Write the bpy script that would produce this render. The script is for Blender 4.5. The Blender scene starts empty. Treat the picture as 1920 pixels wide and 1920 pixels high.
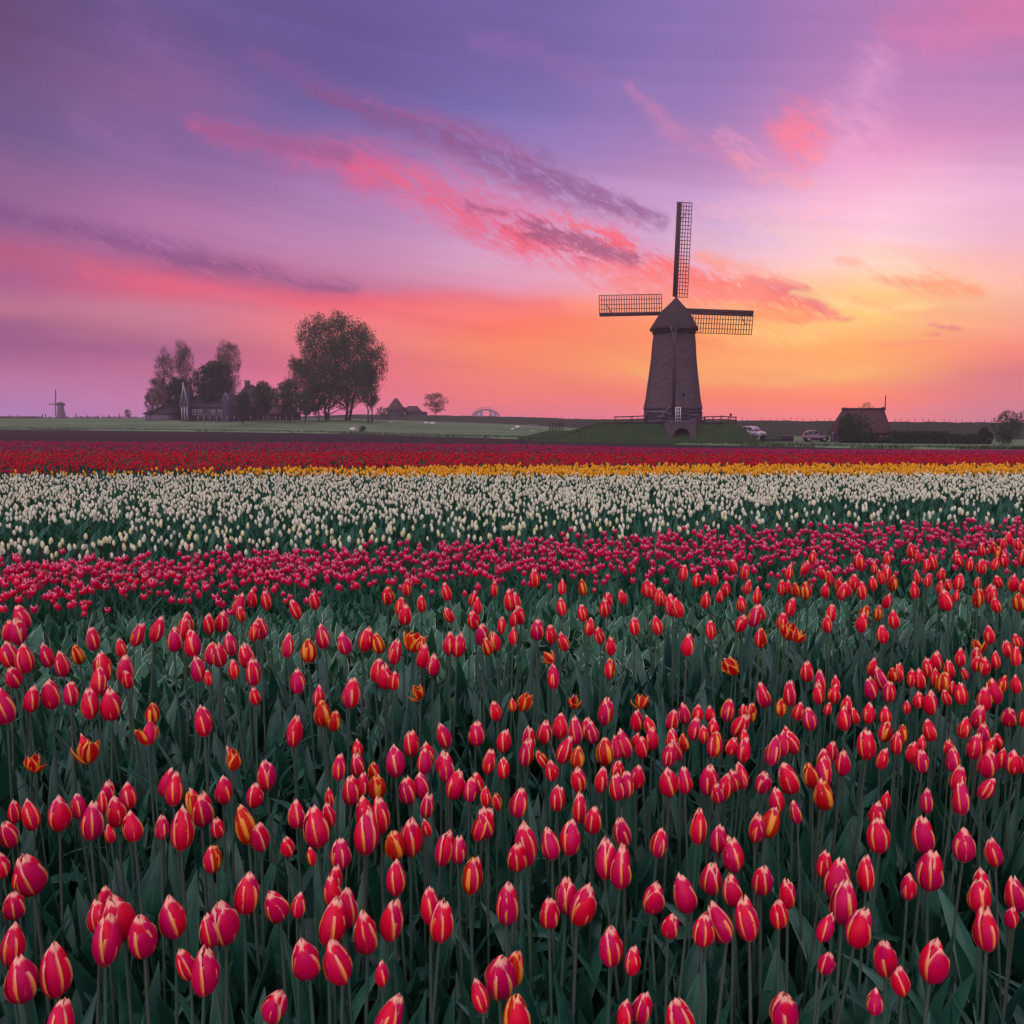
import bpy, math, random
import numpy as np
from mathutils import Matrix, Vector, Euler

R = math.radians
rng = np.random.default_rng(11)
random.seed(11)
scene = bpy.context.scene
COL = scene.collection

# ---------------------------------------------------------------- camera
CZ = 1.25                      # eye height above the near soil
FPX = 1600.0                   # focal length in photo pixels (photo is 1920 wide)
HOR = 785.0                    # pixel row of the horizon
PITCH = math.atan((960 - HOR) / FPX)
cam_d = bpy.data.cameras.new('camera')
cam = bpy.data.objects.new('camera', cam_d)
COL.objects.link(cam)
cam.location = (0, 0, CZ)
cam.rotation_euler = (math.pi / 2 - PITCH, 0, 0)
cam_d.sensor_width = 36
cam_d.lens = 36 * FPX / 1920
cam_d.clip_start = 0.05
cam_d.clip_end = 6000
scene.camera = cam

def ray(px, py):
    """direction (not normalised, y = 1) of a photo pixel"""
    a = (px - 960) / FPX
    b = (960 - py) / FPX
    cp, sp = math.cos(PITCH), math.sin(PITCH)
    y = cp + b * sp
    z = -sp + b * cp
    return a / y, z / y

def at(px, py, Y):
    """world point seen at a pixel, at forward distance Y"""
    a, z = ray(px, py)
    return Vector((a * Y, Y, CZ + z * Y))

FX = FPX * 1.0059              # the same, measured along the horizon
def colx(px, Y):
    return (px - 960) / FX * Y

# ---------------------------------------------------------------- colour management, render
scene.view_settings.view_transform = 'Standard'
scene.view_settings.look = 'None'
scene.view_settings.exposure = 0.0
scene.view_settings.gamma = 1.0
scene.view_settings.use_curve_mapping = False
scene.render.engine = 'CYCLES'
scene.cycles.max_bounces = 6
scene.cycles.diffuse_bounces = 3
scene.cycles.transmission_bounces = 4
scene.cycles.transparent_max_bounces = 6
scene.cycles.volume_bounces = 0
scene.cycles.use_denoising = True
scene.cycles.use_adaptive_sampling = True
scene.cycles.adaptive_threshold = 0.02
scene.cycles.adaptive_min_samples = 8

def s2l(c):
    c = c / 255.0
    return c / 12.92 if c <= 0.04045 else ((c + 0.055) / 1.055) ** 2.4

def srgb(r, g, b, k=1.0):
    return (s2l(r) * k, s2l(g) * k, s2l(b) * k, 1.0)

# ---------------------------------------------------------------- node helper
class NB:
    def __init__(self, tree):
        self.t = tree
        self.n = tree.nodes
        self.l = tree.links
    def node(self, typ, **kw):
        nd = self.n.new(typ)
        for k, v in kw.items():
            setattr(nd, k, v)
        return nd
    def put(self, sock, v):
        if isinstance(v, bpy.types.NodeSocket):
            self.l.new(v, sock)
        elif v is not None:
            sock.default_value = v
    def m(self, op, a, b=None, c=None, clamp=False):
        nd = self.node('ShaderNodeMath', operation=op, use_clamp=clamp)
        self.put(nd.inputs[0], a)
        if b is not None: self.put(nd.inputs[1], b)
        if c is not None: self.put(nd.inputs[2], c)
        return nd.outputs[0]
    def vm(self, op, a, b=None, s=None):
        nd = self.node('ShaderNodeVectorMath', operation=op)
        self.put(nd.inputs[0], a)
        if b is not None: self.put(nd.inputs[1], b)
        if s is not None: self.put(nd.inputs['Scale'], s)
        return nd.outputs['Value'] if op in ('DOT_PRODUCT', 'LENGTH', 'DISTANCE') else nd.outputs['Vector']
    def smooth(self, v, a, b):
        nd = self.node('ShaderNodeMapRange', interpolation_type='SMOOTHSTEP')
        self.put(nd.inputs[0], v)
        nd.inputs[1].default_value = a; nd.inputs[2].default_value = b
        nd.inputs[3].default_value = 0; nd.inputs[4].default_value = 1
        return nd.outputs[0]
    def mix(self, f, a, b, mode='MIX'):
        nd = self.node('ShaderNodeMix', data_type='RGBA', blend_type=mode)
        self.put(nd.inputs[0], f)
        self.put(nd.inputs[6], a); self.put(nd.inputs[7], b)
        return nd.outputs[2]
    def noise(self, vec, scale=5, detail=3, rough=0.5, dist=0.0, color=False):
        nd = self.node('ShaderNodeTexNoise')
        if vec is not None: self.l.new(vec, nd.inputs['Vector'])
        nd.inputs['Scale'].default_value = scale
        nd.inputs['Detail'].default_value = detail
        nd.inputs['Roughness'].default_value = rough
        nd.inputs['Distortion'].default_value = dist
        return nd.outputs['Color'] if color else nd.outputs['Fac']
    def comb(self, x, y, z=0.0):
        nd = self.node('ShaderNodeCombineXYZ')
        self.put(nd.inputs[0], x); self.put(nd.inputs[1], y); self.put(nd.inputs[2], z)
        return nd.outputs[0]
    def sep(self, v):
        nd = self.node('ShaderNodeSeparateXYZ')
        self.put(nd.inputs[0], v)
        return nd.outputs
    def ramp(self, fac, stops, interp='LINEAR'):
        nd = self.node('ShaderNodeValToRGB')
        cr = nd.color_ramp
        cr.interpolation = interp
        while len(cr.elements) > 1:
            cr.elements.remove(cr.elements[-1])
        first = True
        for p, c in stops:
            if first:
                e = cr.elements[0]; e.position = p; first = False
            else:
                e = cr.elements.new(p)
            e.color = c
        self.put(nd.inputs[0], fac)
        return nd.outputs[0]

# ---------------------------------------------------------------- the sky
world = bpy.data.worlds.new('World')
scene.world = world
world.use_nodes = True
W = NB(world.node_tree)
W.n.clear()
geo = W.node('ShaderNodeTexCoord')
D = W.vm('NORMALIZE', geo.outputs['Generated'])
dx, dy, dz = W.sep(D)[:]
RAD = 180 / math.pi
az = W.m('MULTIPLY', W.m('ARCTAN2', dx, dy), RAD)
el = W.m('MULTIPLY', W.m('ARCSINE', dz), RAD)

def azel(px, py):
    a, z = ray(px, py)
    return math.degrees(math.atan2(a, 1)), math.degrees(math.atan2(z, math.hypot(a, 1)))

warpc = W.comb(W.m('MULTIPLY', az, 0.06), W.m('MULTIPLY', el, 0.14))
wn = W.noise(warpc, 1.0, 4, 0.55, 0, True)
wvec = W.vm('SUBTRACT', wn, (0.5, 0.5, 0.5))
P0 = W.comb(az, el)
elw = W.m('ADD', el, W.m('MULTIPLY', W.sep(wvec)[1], 2.2))
azw = W.m('ADD', az, W.m('MULTIPLY', W.sep(wvec)[0], 5.0))

# columns of the sky: azimuth by photo column, colour by elevation
SKY = {
 0:    [(0,(98,70,112)),(120,(104,78,126)),(240,(106,86,137)),(340,(143,97,144)),(420,(150,96,146)),(475,(184,86,126)),(530,(166,90,138)),(578,(188,110,138)),(604,(152,84,130)),(645,(152,82,130)),(705,(184,104,154)),(785,(176,122,182))],
 320:  [(0,(105,83,141)),(120,(132,93,148)),(240,(132,98,156)),(300,(152,105,161)),(360,(173,111,160)),(440,(180,114,163)),(490,(196,98,140)),(525,(222,92,122)),(562,(202,120,145)),(600,(196,114,140)),(640,(166,86,132)),(690,(192,96,140)),(740,(200,114,164)),(785,(190,118,174))],
 640:  [(0,(102,84,148)),(120,(108,94,158)),(240,(152,109,168)),(300,(170,119,176)),(360,(182,130,180)),(455,(196,130,170)),(512,(204,112,150)),(545,(238,94,112)),(580,(244,118,126)),(620,(242,122,122)),(660,(228,100,122)),(705,(240,100,124)),(750,(230,112,142)),(785,(214,112,154))],
 960:  [(0,(114,96,162)),(120,(122,106,172)),(200,(146,120,185)),(300,(192,144,195)),(360,(206,154,200)),(450,(222,162,194)),(505,(230,146,176)),(545,(255,130,118)),(580,(255,112,88)),(625,(255,132,83)),(680,(255,122,84)),(725,(252,112,96)),(785,(224,108,136))],
 1280: [(0,(138,112,178)),(120,(150,118,182)),(240,(180,130,188)),(340,(204,158,206)),(420,(218,174,212)),(480,(250,176,184)),(530,(255,160,140)),(580,(255,144,90)),(620,(255,138,82)),(665,(255,164,74)),(702,(255,140,72)),(740,(255,108,78)),(785,(236,108,126))],
 1600: [(0,(174,120,182)),(120,(192,130,190)),(240,(232,150,200)),(340,(252,192,220)),(420,(255,206,222)),(480,(255,214,196)),(540,(255,204,128)),(600,(255,190,110)),(645,(255,164,78)),(694,(255,164,68)),(722,(255,128,72)),(752,(255,102,78)),(785,(236,104,120))],
 1920: [(0,(204,116,166)),(120,(182,124,180)),(240,(204,140,190)),(340,(232,176,212)),(420,(238,178,208)),(480,(250,186,190)),(545,(255,182,160)),(600,(255,166,138)),(660,(254,126,110)),(704,(220,100,110)),(750,(214,100,120)),(785,(194,104,136))],
}
HI = 60.0   # elevation that maps to 1 on every ramp
efac = W.m('DIVIDE', W.m('MAXIMUM', W.m('ADD', elw, 2.0), 0.0), HI + 2.0)
def col_ramp(stops, top, px, after=None):
    fac = efac if after is None else W.m('ADD', efac, W.m('MULTIPLY', W.sep(after)[0], 1e-7))
    out = []
    for py, c in stops[::-1]:
        e = azel(px, py)[1]
        out.append(((e + 2) / (HI + 2), srgb(*c)))
    out.append((0.72, srgb(*top)))
    out.append((1.0, srgb(*top)))
    return W.ramp(fac, out, 'LINEAR')
TOPC = (96, 86, 150)
SIDE = [(0,(100,84,140)),(240,(112,92,150)),(420,(140,100,155)),(600,(160,104,155)),(785,(165,112,165))]
SIDER = [(0,(150,104,165)),(240,(170,115,175)),(420,(190,125,175)),(600,(205,115,150)),(785,(180,108,150))]
BACK = [(0,(112,98,160)),(240,(128,108,166)),(420,(146,114,168)),(600,(150,112,170)),(785,(130,105,165))]
# the sky outside the frame goes on: dusky to the left, lilac behind
cols = [(-180, BACK), (-80, SIDE)] + [(azel(px, HOR)[0], SKY[px]) for px in sorted(SKY)] + [(80, SIDER), (180, BACK)]
skyc = col_ramp(cols[0][1], TOPC, 0)
for i in range(1, len(cols)):
    a0, a1 = cols[i-1][0], cols[i][0]
    nxt = col_ramp(cols[i][1], TOPC, 0, skyc)
    f = W.smooth(W.m('ADD', azw, W.m('MULTIPLY', W.sep(skyc)[0], 1e-7)), a0 - (a1-a0)*0.08 if i > 1 else a0, a1 + (a1-a0)*0.08)
    skyc = W.mix(f, skyc, nxt)

# fine horizontal streaks in the whole sky (thin cirrus)
st = W.noise(W.comb(W.m('ADD', W.m('MULTIPLY', az, 0.05), W.m('MULTIPLY', el, 0.03)), W.m('ADD', W.m('MULTIPLY', el, 0.75), W.m('MULTIPLY', az, 0.10))), 1.0, 6, 0.6, 0.3)
stf = W.m('MULTIPLY', W.m('SUBTRACT', st, 0.5), 0.32)
br = W.m('ADD', 1.0, stf)
skyc = W.vm('SCALE', skyc, s=br)

# cloud ribbons: polyline in (azimuth, elevation), noise-eaten edges
rot = W.m('ADD', W.m('MULTIPLY', az, 0.88), W.m('MULTIPLY', el, -0.47))
per = W.m('ADD', W.m('MULTIPLY', az, 0.47), W.m('MULTIPLY', el, 0.88))
cn1 = W.noise(W.comb(W.m('MULTIPLY', rot, 0.16), W.m('MULTIPLY', per, 0.62)), 1.0, 8, 0.66, 0.6)
cn2 = W.noise(W.comb(W.m('MULTIPLY', rot, 0.55), W.m('MULTIPLY', per, 1.6), 4.0), 1.0, 6, 0.62, 0.9)
fine = W.noise(W.comb(W.m('MULTIPLY', rot, 1.3), W.m('MULTIPLY', per, 3.0), 9.0), 1.0, 5, 0.62, 1.0)
cn = W.m('ADD', W.m('MULTIPLY', cn1, 0.40), W.m('ADD', W.m('MULTIPLY', cn2, 0.38), W.m('MULTIPLY', fine, 0.22)))
mott = W.m('ADD', 0.58, W.smooth(W.m('ADD', W.m('MULTIPLY', cn2, 0.55), W.m('MULTIPLY', fine, 0.45)), 0.38, 0.60))
mott = W.m('MINIMUM', mott, 1.0)
Pw = W.vm('ADD', P0, W.vm('SCALE', wvec, s=3.4))
def seg(a, b, wa, wb, P):
    pa = W.vm('SUBTRACT', P, (a[0], a[1], 0))
    ab = (b[0]-a[0], b[1]-a[1], 0)
    L2 = ab[0]**2 + ab[1]**2
    h = W.m('DIVIDE', W.vm('DOT_PRODUCT', pa, ab), L2, clamp=True)
    d = W.vm('LENGTH', W.vm('SUBTRACT', pa, W.vm('SCALE', ab, s=h)))
    w = W.m('ADD', wa, W.m('MULTIPLY', h, wb - wa))
    return W.m('DIVIDE', d, w)
def ribbon(pts, colour, k, eat=3.0, bias=0.0, soft=1.0, P=None, nz=None):
    """pts: (px, py, half width in px)"""
    global skyc
    nz = nz or cn
    # evaluated one after the other (keeps the shader's stack small)
    P = W.vm('ADD', P or Pw, W.vm('SCALE', skyc, s=1e-7))
    d = None
    q = [(azel(p[0], p[1]), p[2] / 28.0) for p in pts]
    for (a, wa), (b, wb) in zip(q[:-1], q[1:]):
        s = seg(a, b, wa, wb, P)
        d = s if d is None else W.m('MINIMUM', d, s)
    v = W.m('ADD', W.m('SUBTRACT', 1.0 + bias, d), W.m('MULTIPLY', W.m('SUBTRACT', nz, 0.5), eat * 1.7))
    f = W.m('MULTIPLY', W.smooth(v, 0.0, soft), W.m('MULTIPLY', mott, k))
    skyc = W.mix(f, skyc, srgb(*colour))

sky0 = skyc
LEFT, RIGHT, BOTH = 1, 2, 3
RIBS = []
def rib(side, pts, colour, k, eat=2.2, bias=0.3, soft=1.4):
    RIBS.append((side, pts, colour, k, eat, bias, soft))
# broad soft veils
rib(LEFT, [(250,40,70),(360,150,60),(480,190,40)], (138,94,152), .5, 1.6, 0, 1.5)
rib(LEFT, [(150,230,40),(330,300,50),(520,330,50)], (150,104,162), .45, 1.6, 0, 1.5)
rib(LEFT, [(0,300,50),(150,380,40)], (150,96,146), .4, 1.6, 0, 1.5)
rib(RIGHT, [(1650,90,60),(1600,260,110),(1540,400,150)], (250,174,214), .5, 1.6, 0, 1.7)
rib(RIGHT, [(1690,40,60),(1800,60,60),(1930,10,80)], (222,120,172), .6, 1.8, 0, 1.5)
rib(BOTH, [(1190,150,20),(1260,240,34),(1390,300,30)], (214,128,176), .6, 2.0, 0, 1.5)
rib(LEFT, [(880,60,20),(1000,90,26),(1120,140,26)], (150,104,170), .5, 2.0, 0, 1.5)
rib(RIGHT, [(1280,440,50),(1420,520,50),(1560,560,50)], (255,186,160), .4, 2.0, 0, 1.6)
rib(RIGHT, [(1400,430,30),(1560,460,46),(1690,510,50),(1800,520,36)], (255,208,170), .4, 2.4, 0, 1.5)
rib(RIGHT, [(1360,604,24),(1500,636,30),(1700,590,26)], (255,206,112), .75, 2.2, 0, 1.5)
rib(BOTH, [(1180,690,14),(1420,712,22),(1640,690,16)], (255,186,84), .5, 2.2, 0, 1.5)
# dark streak low on the left, red under it
rib(LEFT, [(-200,370,30),(0,404,30),(170,446,34),(320,494,36),(450,522,34),(660,548,24)], (126,72,128), 1.0, 1.2, .3, 1.9)
rib(LEFT, [(150,508,20),(420,550,22),(760,566,20),(1050,580,22)], (244,92,112), .5, 1.8, .1, 1.5)
# upper mauve streak
rib(LEFT, [(470,88,21),(560,130,39),(700,185,39),(800,225,31)], (146,90,150), .5, 2.0, .1, 1.6)
rib(LEFT, [(690,185,14),(770,222,20),(860,262,20),(990,306,20)], (204,106,162), .55, 2.4, .1, 1.5)
rib(BOTH, [(580,156,18),(700,215,31),(830,268,44),(950,318,49),(1060,356,44),(1150,388,26),(1240,410,16)], (136,82,138), .9, 2.4, .2, 1.5)
# the main red cloud
rib(LEFT, [(380,222,21),(470,254,39),(600,296,45),(700,320,45)], (190,92,148), .8, 2.0, .2, 1.7)
rib(LEFT, [(560,290,33),(720,334,63),(850,370,69),(980,420,77)], (222,100,148), .8, 1.8, .2, 2.2)
rib(BOTH, [(900,385,55),(980,420,69),(1100,455,75),(1220,500,71),(1330,535,49)], (238,102,144), .8, 1.8, .2, 2.2)
rib(LEFT, [(640,322,26),(760,358,45),(880,402,54),(1000,444,60)], (240,92,122), .85, 2.2, .1, 1.9)
rib(BOTH, [(960,430,41),(1120,480,69),(1240,520,63),(1340,560,36)], (250,92,112), .9, 2.3, .12, 1.8)
rib(LEFT, [(400,226,12),(500,258,24),(640,302,21)], (156,90,144), .8, 2.6, .1, 1.1)
rib(BOTH, [(880,380,12),(1000,424,24),(1110,460,26),(1200,490,18)], (156,84,128), .85, 3.6, 0, 1.0)
rib(BOTH, [(1010,398,10),(1090,422,20),(1180,455,20)], (252,94,112), .8, 3.2, 0, 1.0)
# feathered orange tail beyond the mill
rib(BOTH, [(1220,510,30),(1330,535,44),(1450,565,38),(1570,600,16)], (255,112,104), .85, 2.8, .1, 1.1)
rib(RIGHT, [(1400,520,12),(1490,560,20),(1590,608,10)], (226,100,124), .7, 3.4, .1, 1.0)
rib(RIGHT, [(1270,560,12),(1400,585,18),(1520,600,10)], (255,150,90), .7, 3.0, .1, 1.0)
rib(RIGHT, [(1300,470,16),(1380,500,26),(1470,530,22)], (255,150,130), .6, 3.0, .1, 1.2)
rib(RIGHT, [(1560,500,14),(1650,530,20),(1720,540,12)], (250,170,150), .6, 3.0, .1, 1.2)
rib(RIGHT, [(1600,575,12),(1720,600,18),(1900,590,16)], (255,150,120), .5, 3.0, .1, 1.3)
rib(RIGHT, [(1300,388,20),(1440,400,26),(1580,396,20)], (255,186,200), .5, 2.6, .1, 1.5)
rib(RIGHT, [(1340,250,16),(1420,300,24),(1480,370,20)], (250,160,190), .5, 2.6, .1, 1.6)
rib(RIGHT, [(1560,200,30),(1640,250,50),(1760,300,40)], (246,168,206), .45, 2.2, .1, 1.9)
rib(RIGHT, [(1480,560,8),(1620,590,12),(1760,575,8)], (255,222,150), .6, 2.6, .1, 1.3)
rib(RIGHT, [(1660,470,20),(1800,500,34),(1930,480,30)], (255,176,170), .5, 2.4, .1, 1.7)
rib(BOTH, [(1120,500,24),(1240,545,30),(1400,560,34)], (255,140,124), .7, 2.6, .15, 1.7)
rib(RIGHT, [(1290,610,14),(1420,640,22),(1560,636,16)], (255,190,96), .6, 2.4, .1, 1.6)
# puffs
rib(RIGHT, [(1455,240,27),(1500,246,59),(1545,240,35)], (255,122,148), 1.0, 2.0, .35, 1.7)
rib(RIGHT, [(1490,285,10),(1545,282,14)], (255,146,162), .7, 2.4, .1, 1.3)
rib(RIGHT, [(1385,298,25),(1440,322,36),(1510,340,17)], (255,156,168), .75, 2.4, .1, 1.4)
rib(RIGHT, [(1640,528,14),(1740,542,30),(1825,554,18)], (255,146,104), .85, 2.2, .15, 1.4)
rib(RIGHT, [(1735,612,6),(1775,617,11),(1800,622,6)], (226,112,124), .8, 2.0, .1, 1.0)
rib(RIGHT, [(1715,636,4),(1750,636,7)], (240,112,110), .8, 1.8, .1, 1.0)
rib(RIGHT, [(1560,650,5),(1660,655,9),(1780,650,5)], (250,126,112), .6, 2.4, .1, 1.0)
rib(RIGHT, [(1830,640,2),(1930,668,3)], (220,96,112), .8, 1.2, 0, .8)

def clouded(side):
    global skyc
    skyc = sky0
    for r_ in RIBS:
        if r_[0] & side:
            ribbon(*r_[1:])
    return skyc

# a physical dusk sky lies under it (very weak at this hour)
SUN_AZ, SUN_EL = 20.0, 7.0
nish = W.node('ShaderNodeTexSky', sky_type='NISHITA')
nish.sun_disc = False
nish.sun_elevation = R(SUN_EL)
nish.sun_rotation = R(SUN_AZ)
def bgd(c, k=1.0):
    b = W.node('ShaderNodeBackground'); W.l.new(c, b.inputs[0]); b.inputs[1].default_value = k
    return b.outputs[0]
def mixs(f, a, b):
    m_ = W.node('ShaderNodeMixShader'); W.l.new(f, m_.inputs[0]); W.l.new(a, m_.inputs[1]); W.l.new(b, m_.inputs[2])
    return m_.outputs[0]
# no clouds are drawn where there are none (saves time), and the two halves hold different ones
inarea = W.m('MULTIPLY', W.m('LESS_THAN', W.m('ABSOLUTE', az), 46.0), W.m('MULTIPLY', W.m('GREATER_THAN', el, 1.0), W.m('LESS_THAN', el, 34.0)))
east = W.m('GREATER_THAN', az, azel(1185, 500)[0])
cl = mixs(inarea, bgd(sky0), mixs(east, bgd(clouded(LEFT)), bgd(clouded(RIGHT))))
ad = W.node('ShaderNodeAddShader'); W.l.new(cl, ad.inputs[0]); W.l.new(bgd(nish.outputs[0], 0.002), ad.inputs[1])
wo = W.node('ShaderNodeOutputWorld'); W.l.new(ad.outputs[0], wo.inputs[0])
world.cycles.sampling_method = 'MANUAL'
world.cycles.sample_map_resolution = 512

# ---------------------------------------------------------------- one very soft fill lamp, added behind the camera to brighten the field
sd = bpy.data.lights.new('fill_lamp', 'SUN')
sd.energy = 3.35
sd.angle = R(120)
sd.color = (1.0, 0.80, 0.84)
fill_lamp = bpy.data.objects.new('fill_lamp', sd)
COL.objects.link(fill_lamp)
LA, LE = 205.0, 48.0
dirv = Vector((math.sin(R(LA)) * math.cos(R(LE)), math.cos(R(LA)) * math.cos(R(LE)), math.sin(R(LE))))
fill_lamp.rotation_euler = dirv.to_track_quat('Z', 'Y').to_euler()

# ================================================================ helpers for objects
def tag(o, label=None, cat=None, group=None, kind=None):
    if label: o['label'] = label
    if cat: o['category'] = cat
    if group: o['group'] = group
    if kind: o['kind'] = kind
    return o

def empty(name, loc=(0, 0, 0), rz=0.0):
    o = bpy.data.objects.new(name, None)
    o.empty_display_size = 0.1
    COL.objects.link(o)
    o.location = loc
    o.rotation_euler = (0, 0, rz)
    return o

class Acc:
    """collects polygons, many copies at a time, and links them as one mesh object"""
    def __init__(self):
        self.V = []; self.L = []; self.T = []; self.U = []; self.M = []; self.n = 0; self.hasuv = False
    def add(self, V, F, uv=None, mat=0):
        V = np.asarray(V, float).reshape(-1, 3)
        if isinstance(F, np.ndarray):
            self.L.append(F.ravel() + self.n); self.T.append(np.full(len(F), F.shape[1]))
            nl = F.size; nf = len(F)
        else:
            lens = [len(f) for f in F]
            self.L.append(np.array([i for f in F for i in f]) + self.n); self.T.append(np.array(lens))
            nl = sum(lens); nf = len(F)
        self.V.append(V); self.n += len(V)
        if uv is not None:
            self.U.append(np.asarray(uv, float).reshape(-1, 2)); self.hasuv = True
        else:
            self.U.append(np.zeros((nl, 2)))
        self.M.append(np.full(nf, mat) if np.isscalar(mat) else np.asarray(mat))
        return self
    def many(self, tpl, A, T):
        """tpl = (V, F, uv, mat); A (k,3,3); T (k,3)"""
        V, F, uv, mat = tpl
        k = len(T)
        if k == 0: return
        W_ = np.einsum('kij,nj->kni', A, V) + T[:, None, :]
        FF = (F[None] + (np.arange(k) * len(V))[:, None, None]).reshape(-1, F.shape[1])
        UU = np.tile(uv, (k, 1)) if uv is not None else None
        self.add(W_.reshape(-1, 3), FF, UU, np.tile(mat, k))
    # --- simple solids
    def box(self, x0, x1, y0, y1, z0, z1, mat=0):
        V = [(x, y, z) for z in (z0, z1) for y in (y0, y1) for x in (x0, x1)]
        return self.add(V, np.array([[0, 2, 3, 1], [4, 5, 7, 6], [0, 1, 5, 4], [2, 6, 7, 3], [0, 4, 6, 2], [1, 3, 7, 5]]), None, mat)
    def bar(self, a, b, w, h=None, mat=0):
        a = Vector(a); b = Vector(b); h = h or w
        d = (b - a).normalized()
        up = Vector((0, 0, 1)) if abs(d.z) < 0.95 else Vector((0, 1, 0))
        s = d.cross(up).normalized(); u = s.cross(d)
        V = []
        for p in (a, b):
            for i, j in ((-1, -1), (1, -1), (1, 1), (-1, 1)):
                V.append(p + s * (i * w / 2) + u * (j * h / 2))
        return self.add(V, np.array([[0, 1, 2, 3], [7, 6, 5, 4], [0, 4, 5, 1], [1, 5, 6, 2], [2, 6, 7, 3], [3, 7, 4, 0]]), None, mat)
    def tube(self, pts, rad, n=6, mat=0, cap=True):
        pts = [Vector(p) for p in pts]
        V = []; F = []
        for i, p in enumerate(pts):
            d = (pts[min(i + 1, len(pts) - 1)] - pts[max(i - 1, 0)]).normalized()
            ref = Vector((1, 0, 0)) if abs(d.x) < 0.9 else Vector((0, 1, 0))
            s = d.cross(ref).normalized(); u = d.cross(s)
            r = rad[i] if hasattr(rad, '__len__') else rad
            for k in range(n):
                a = 2 * math.pi * k / n
                V.append(p + (s * math.cos(a) + u * math.sin(a)) * r)
            if i:
                o = (i - 1) * n
                for k in range(n):
                    F.append([o + k, o + (k + 1) % n, o + n + (k + 1) % n, o + n + k])
        if cap:
            F.append(list(range(n))[::-1]); F.append([len(V) - n + k for k in range(n)])
        return self.add(V, F, None, mat)
    def rings(self, rings, mat=0, close=True, capb=True, capt=True):
        """rings: list of equally long point lists"""
        n = len(rings[0]); V = [p for r in rings for p in r]; F = []
        for i in range(len(rings) - 1):
            for k in range(n if close else n - 1):
                F.append([i * n + k, i * n + (k + 1) % n, (i + 1) * n + (k + 1) % n, (i + 1) * n + k])
        if capb: F.append(list(range(n))[::-1])
        if capt: F.append([(len(rings) - 1) * n + k for k in range(n)])
        return self.add(V, F, None, mat)
    def build(self, name, mats, parent=None, smooth=False, attr=None):
        me = bpy.data.meshes.new(name)
        V = np.concatenate(self.V); L = np.concatenate(self.L).astype(np.int32); T = np.concatenate(self.T).astype(np.int32)
        me.vertices.add(len(V)); me.vertices.foreach_set('co', V.ravel().astype(np.float32))
        me.loops.add(len(L)); me.loops.foreach_set('vertex_index', L)
        me.polygons.add(len(T))
        st = np.zeros(len(T), np.int32); st[1:] = np.cumsum(T)[:-1]
        me.polygons.foreach_set('loop_start', st)
        try: me.polygons.foreach_set('loop_total', T)
        except Exception: pass
        me.polygons.foreach_set('material_index', np.concatenate(self.M).astype(np.int32))
        if smooth: me.polygons.foreach_set('use_smooth', np.ones(len(T), bool))
        if self.hasuv:
            ul = me.uv_layers.new(name='UVMap')
            ul.data.foreach_set('uv', np.concatenate(self.U).ravel().astype(np.float32))
        for m_ in (mats if isinstance(mats, (list, tuple)) else [mats]):
            me.materials.append(m_)
        me.update(calc_edges=True)
        me.validate()
        o = bpy.data.objects.new(name, me)
        COL.objects.link(o)
        if parent is not None: o.parent = parent
        return o

def copy_obj(o, parent=None):
    c = o.copy(); COL.objects.link(c)
    if parent is not None: c.parent = parent
    return c

def copy_tree(o, parent=None):
    c = copy_obj(o, parent)
    for ch in o.children: copy_tree(ch, c)
    return c

def interp(x, xs, ys): return float(np.interp(x, xs, ys))

# ================================================================ materials
def mat(name):
    m_ = bpy.data.materials.new(name); m_.use_nodes = True
    b = NB(m_.node_tree); b.n.clear()
    return m_, b
def finish(b, shader):
    o = b.node('ShaderNodeOutputMaterial'); b.l.new(shader, o.inputs[0]); return o
def principled(b, col, rough=0.6, spec=0.4, sheen=0.0, normal=None, coat=0.0, metal=0.0):
    p = b.node('ShaderNodeBsdfPrincipled')
    b.put(p.inputs['Base Color'], col); b.put(p.inputs['Roughness'], rough)
    p.inputs['Specular IOR Level'].default_value = spec
    p.inputs['Sheen Weight'].default_value = sheen
    p.inputs['Coat Weight'].default_value = coat
    p.inputs['Metallic'].default_value = metal
    if normal is not None: b.l.new(normal, p.inputs['Normal'])
    return p.outputs[0]
def mixsh(b, f, a, c):
    m_ = b.node('ShaderNodeMixShader'); b.put(m_.inputs[0], f); b.l.new(a, m_.inputs[1]); b.l.new(c, m_.inputs[2]); return m_.outputs[0]
def bump(b, h, strength=0.5, dist=0.02):
    n_ = b.node('ShaderNodeBump'); n_.inputs['Strength'].default_value = strength; n_.inputs['Distance'].default_value = dist
    b.l.new(h, n_.inputs['Height']); return n_.outputs[0]

def simple_mat(name, c, rough=0.7, var=0.25, scale=3.0, spec=0.3, c2=None, bmp=0.0, sc3=None, metal=0.0, coat=0.0):
    """object-space noise mixes two tones of one material"""
    m_, b = mat(name)
    tc = b.node('ShaderNodeTexCoord').outputs['Object']
    vec = tc
    if sc3:
        vec = b.vm('MULTIPLY', tc, sc3)
    n1 = b.noise(vec, scale, 5, 0.6)
    c2 = c2 or tuple(x * (1 - var) for x in c[:3]) + (1,)
    col = b.mix(b.smooth(n1, 0.3, 0.7), c, c2)
    nrm = bump(b, n1, bmp, 0.03) if bmp else None
    finish(b, principled(b, col, rough, spec, 0, nrm, coat, metal))
    return m_

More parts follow.
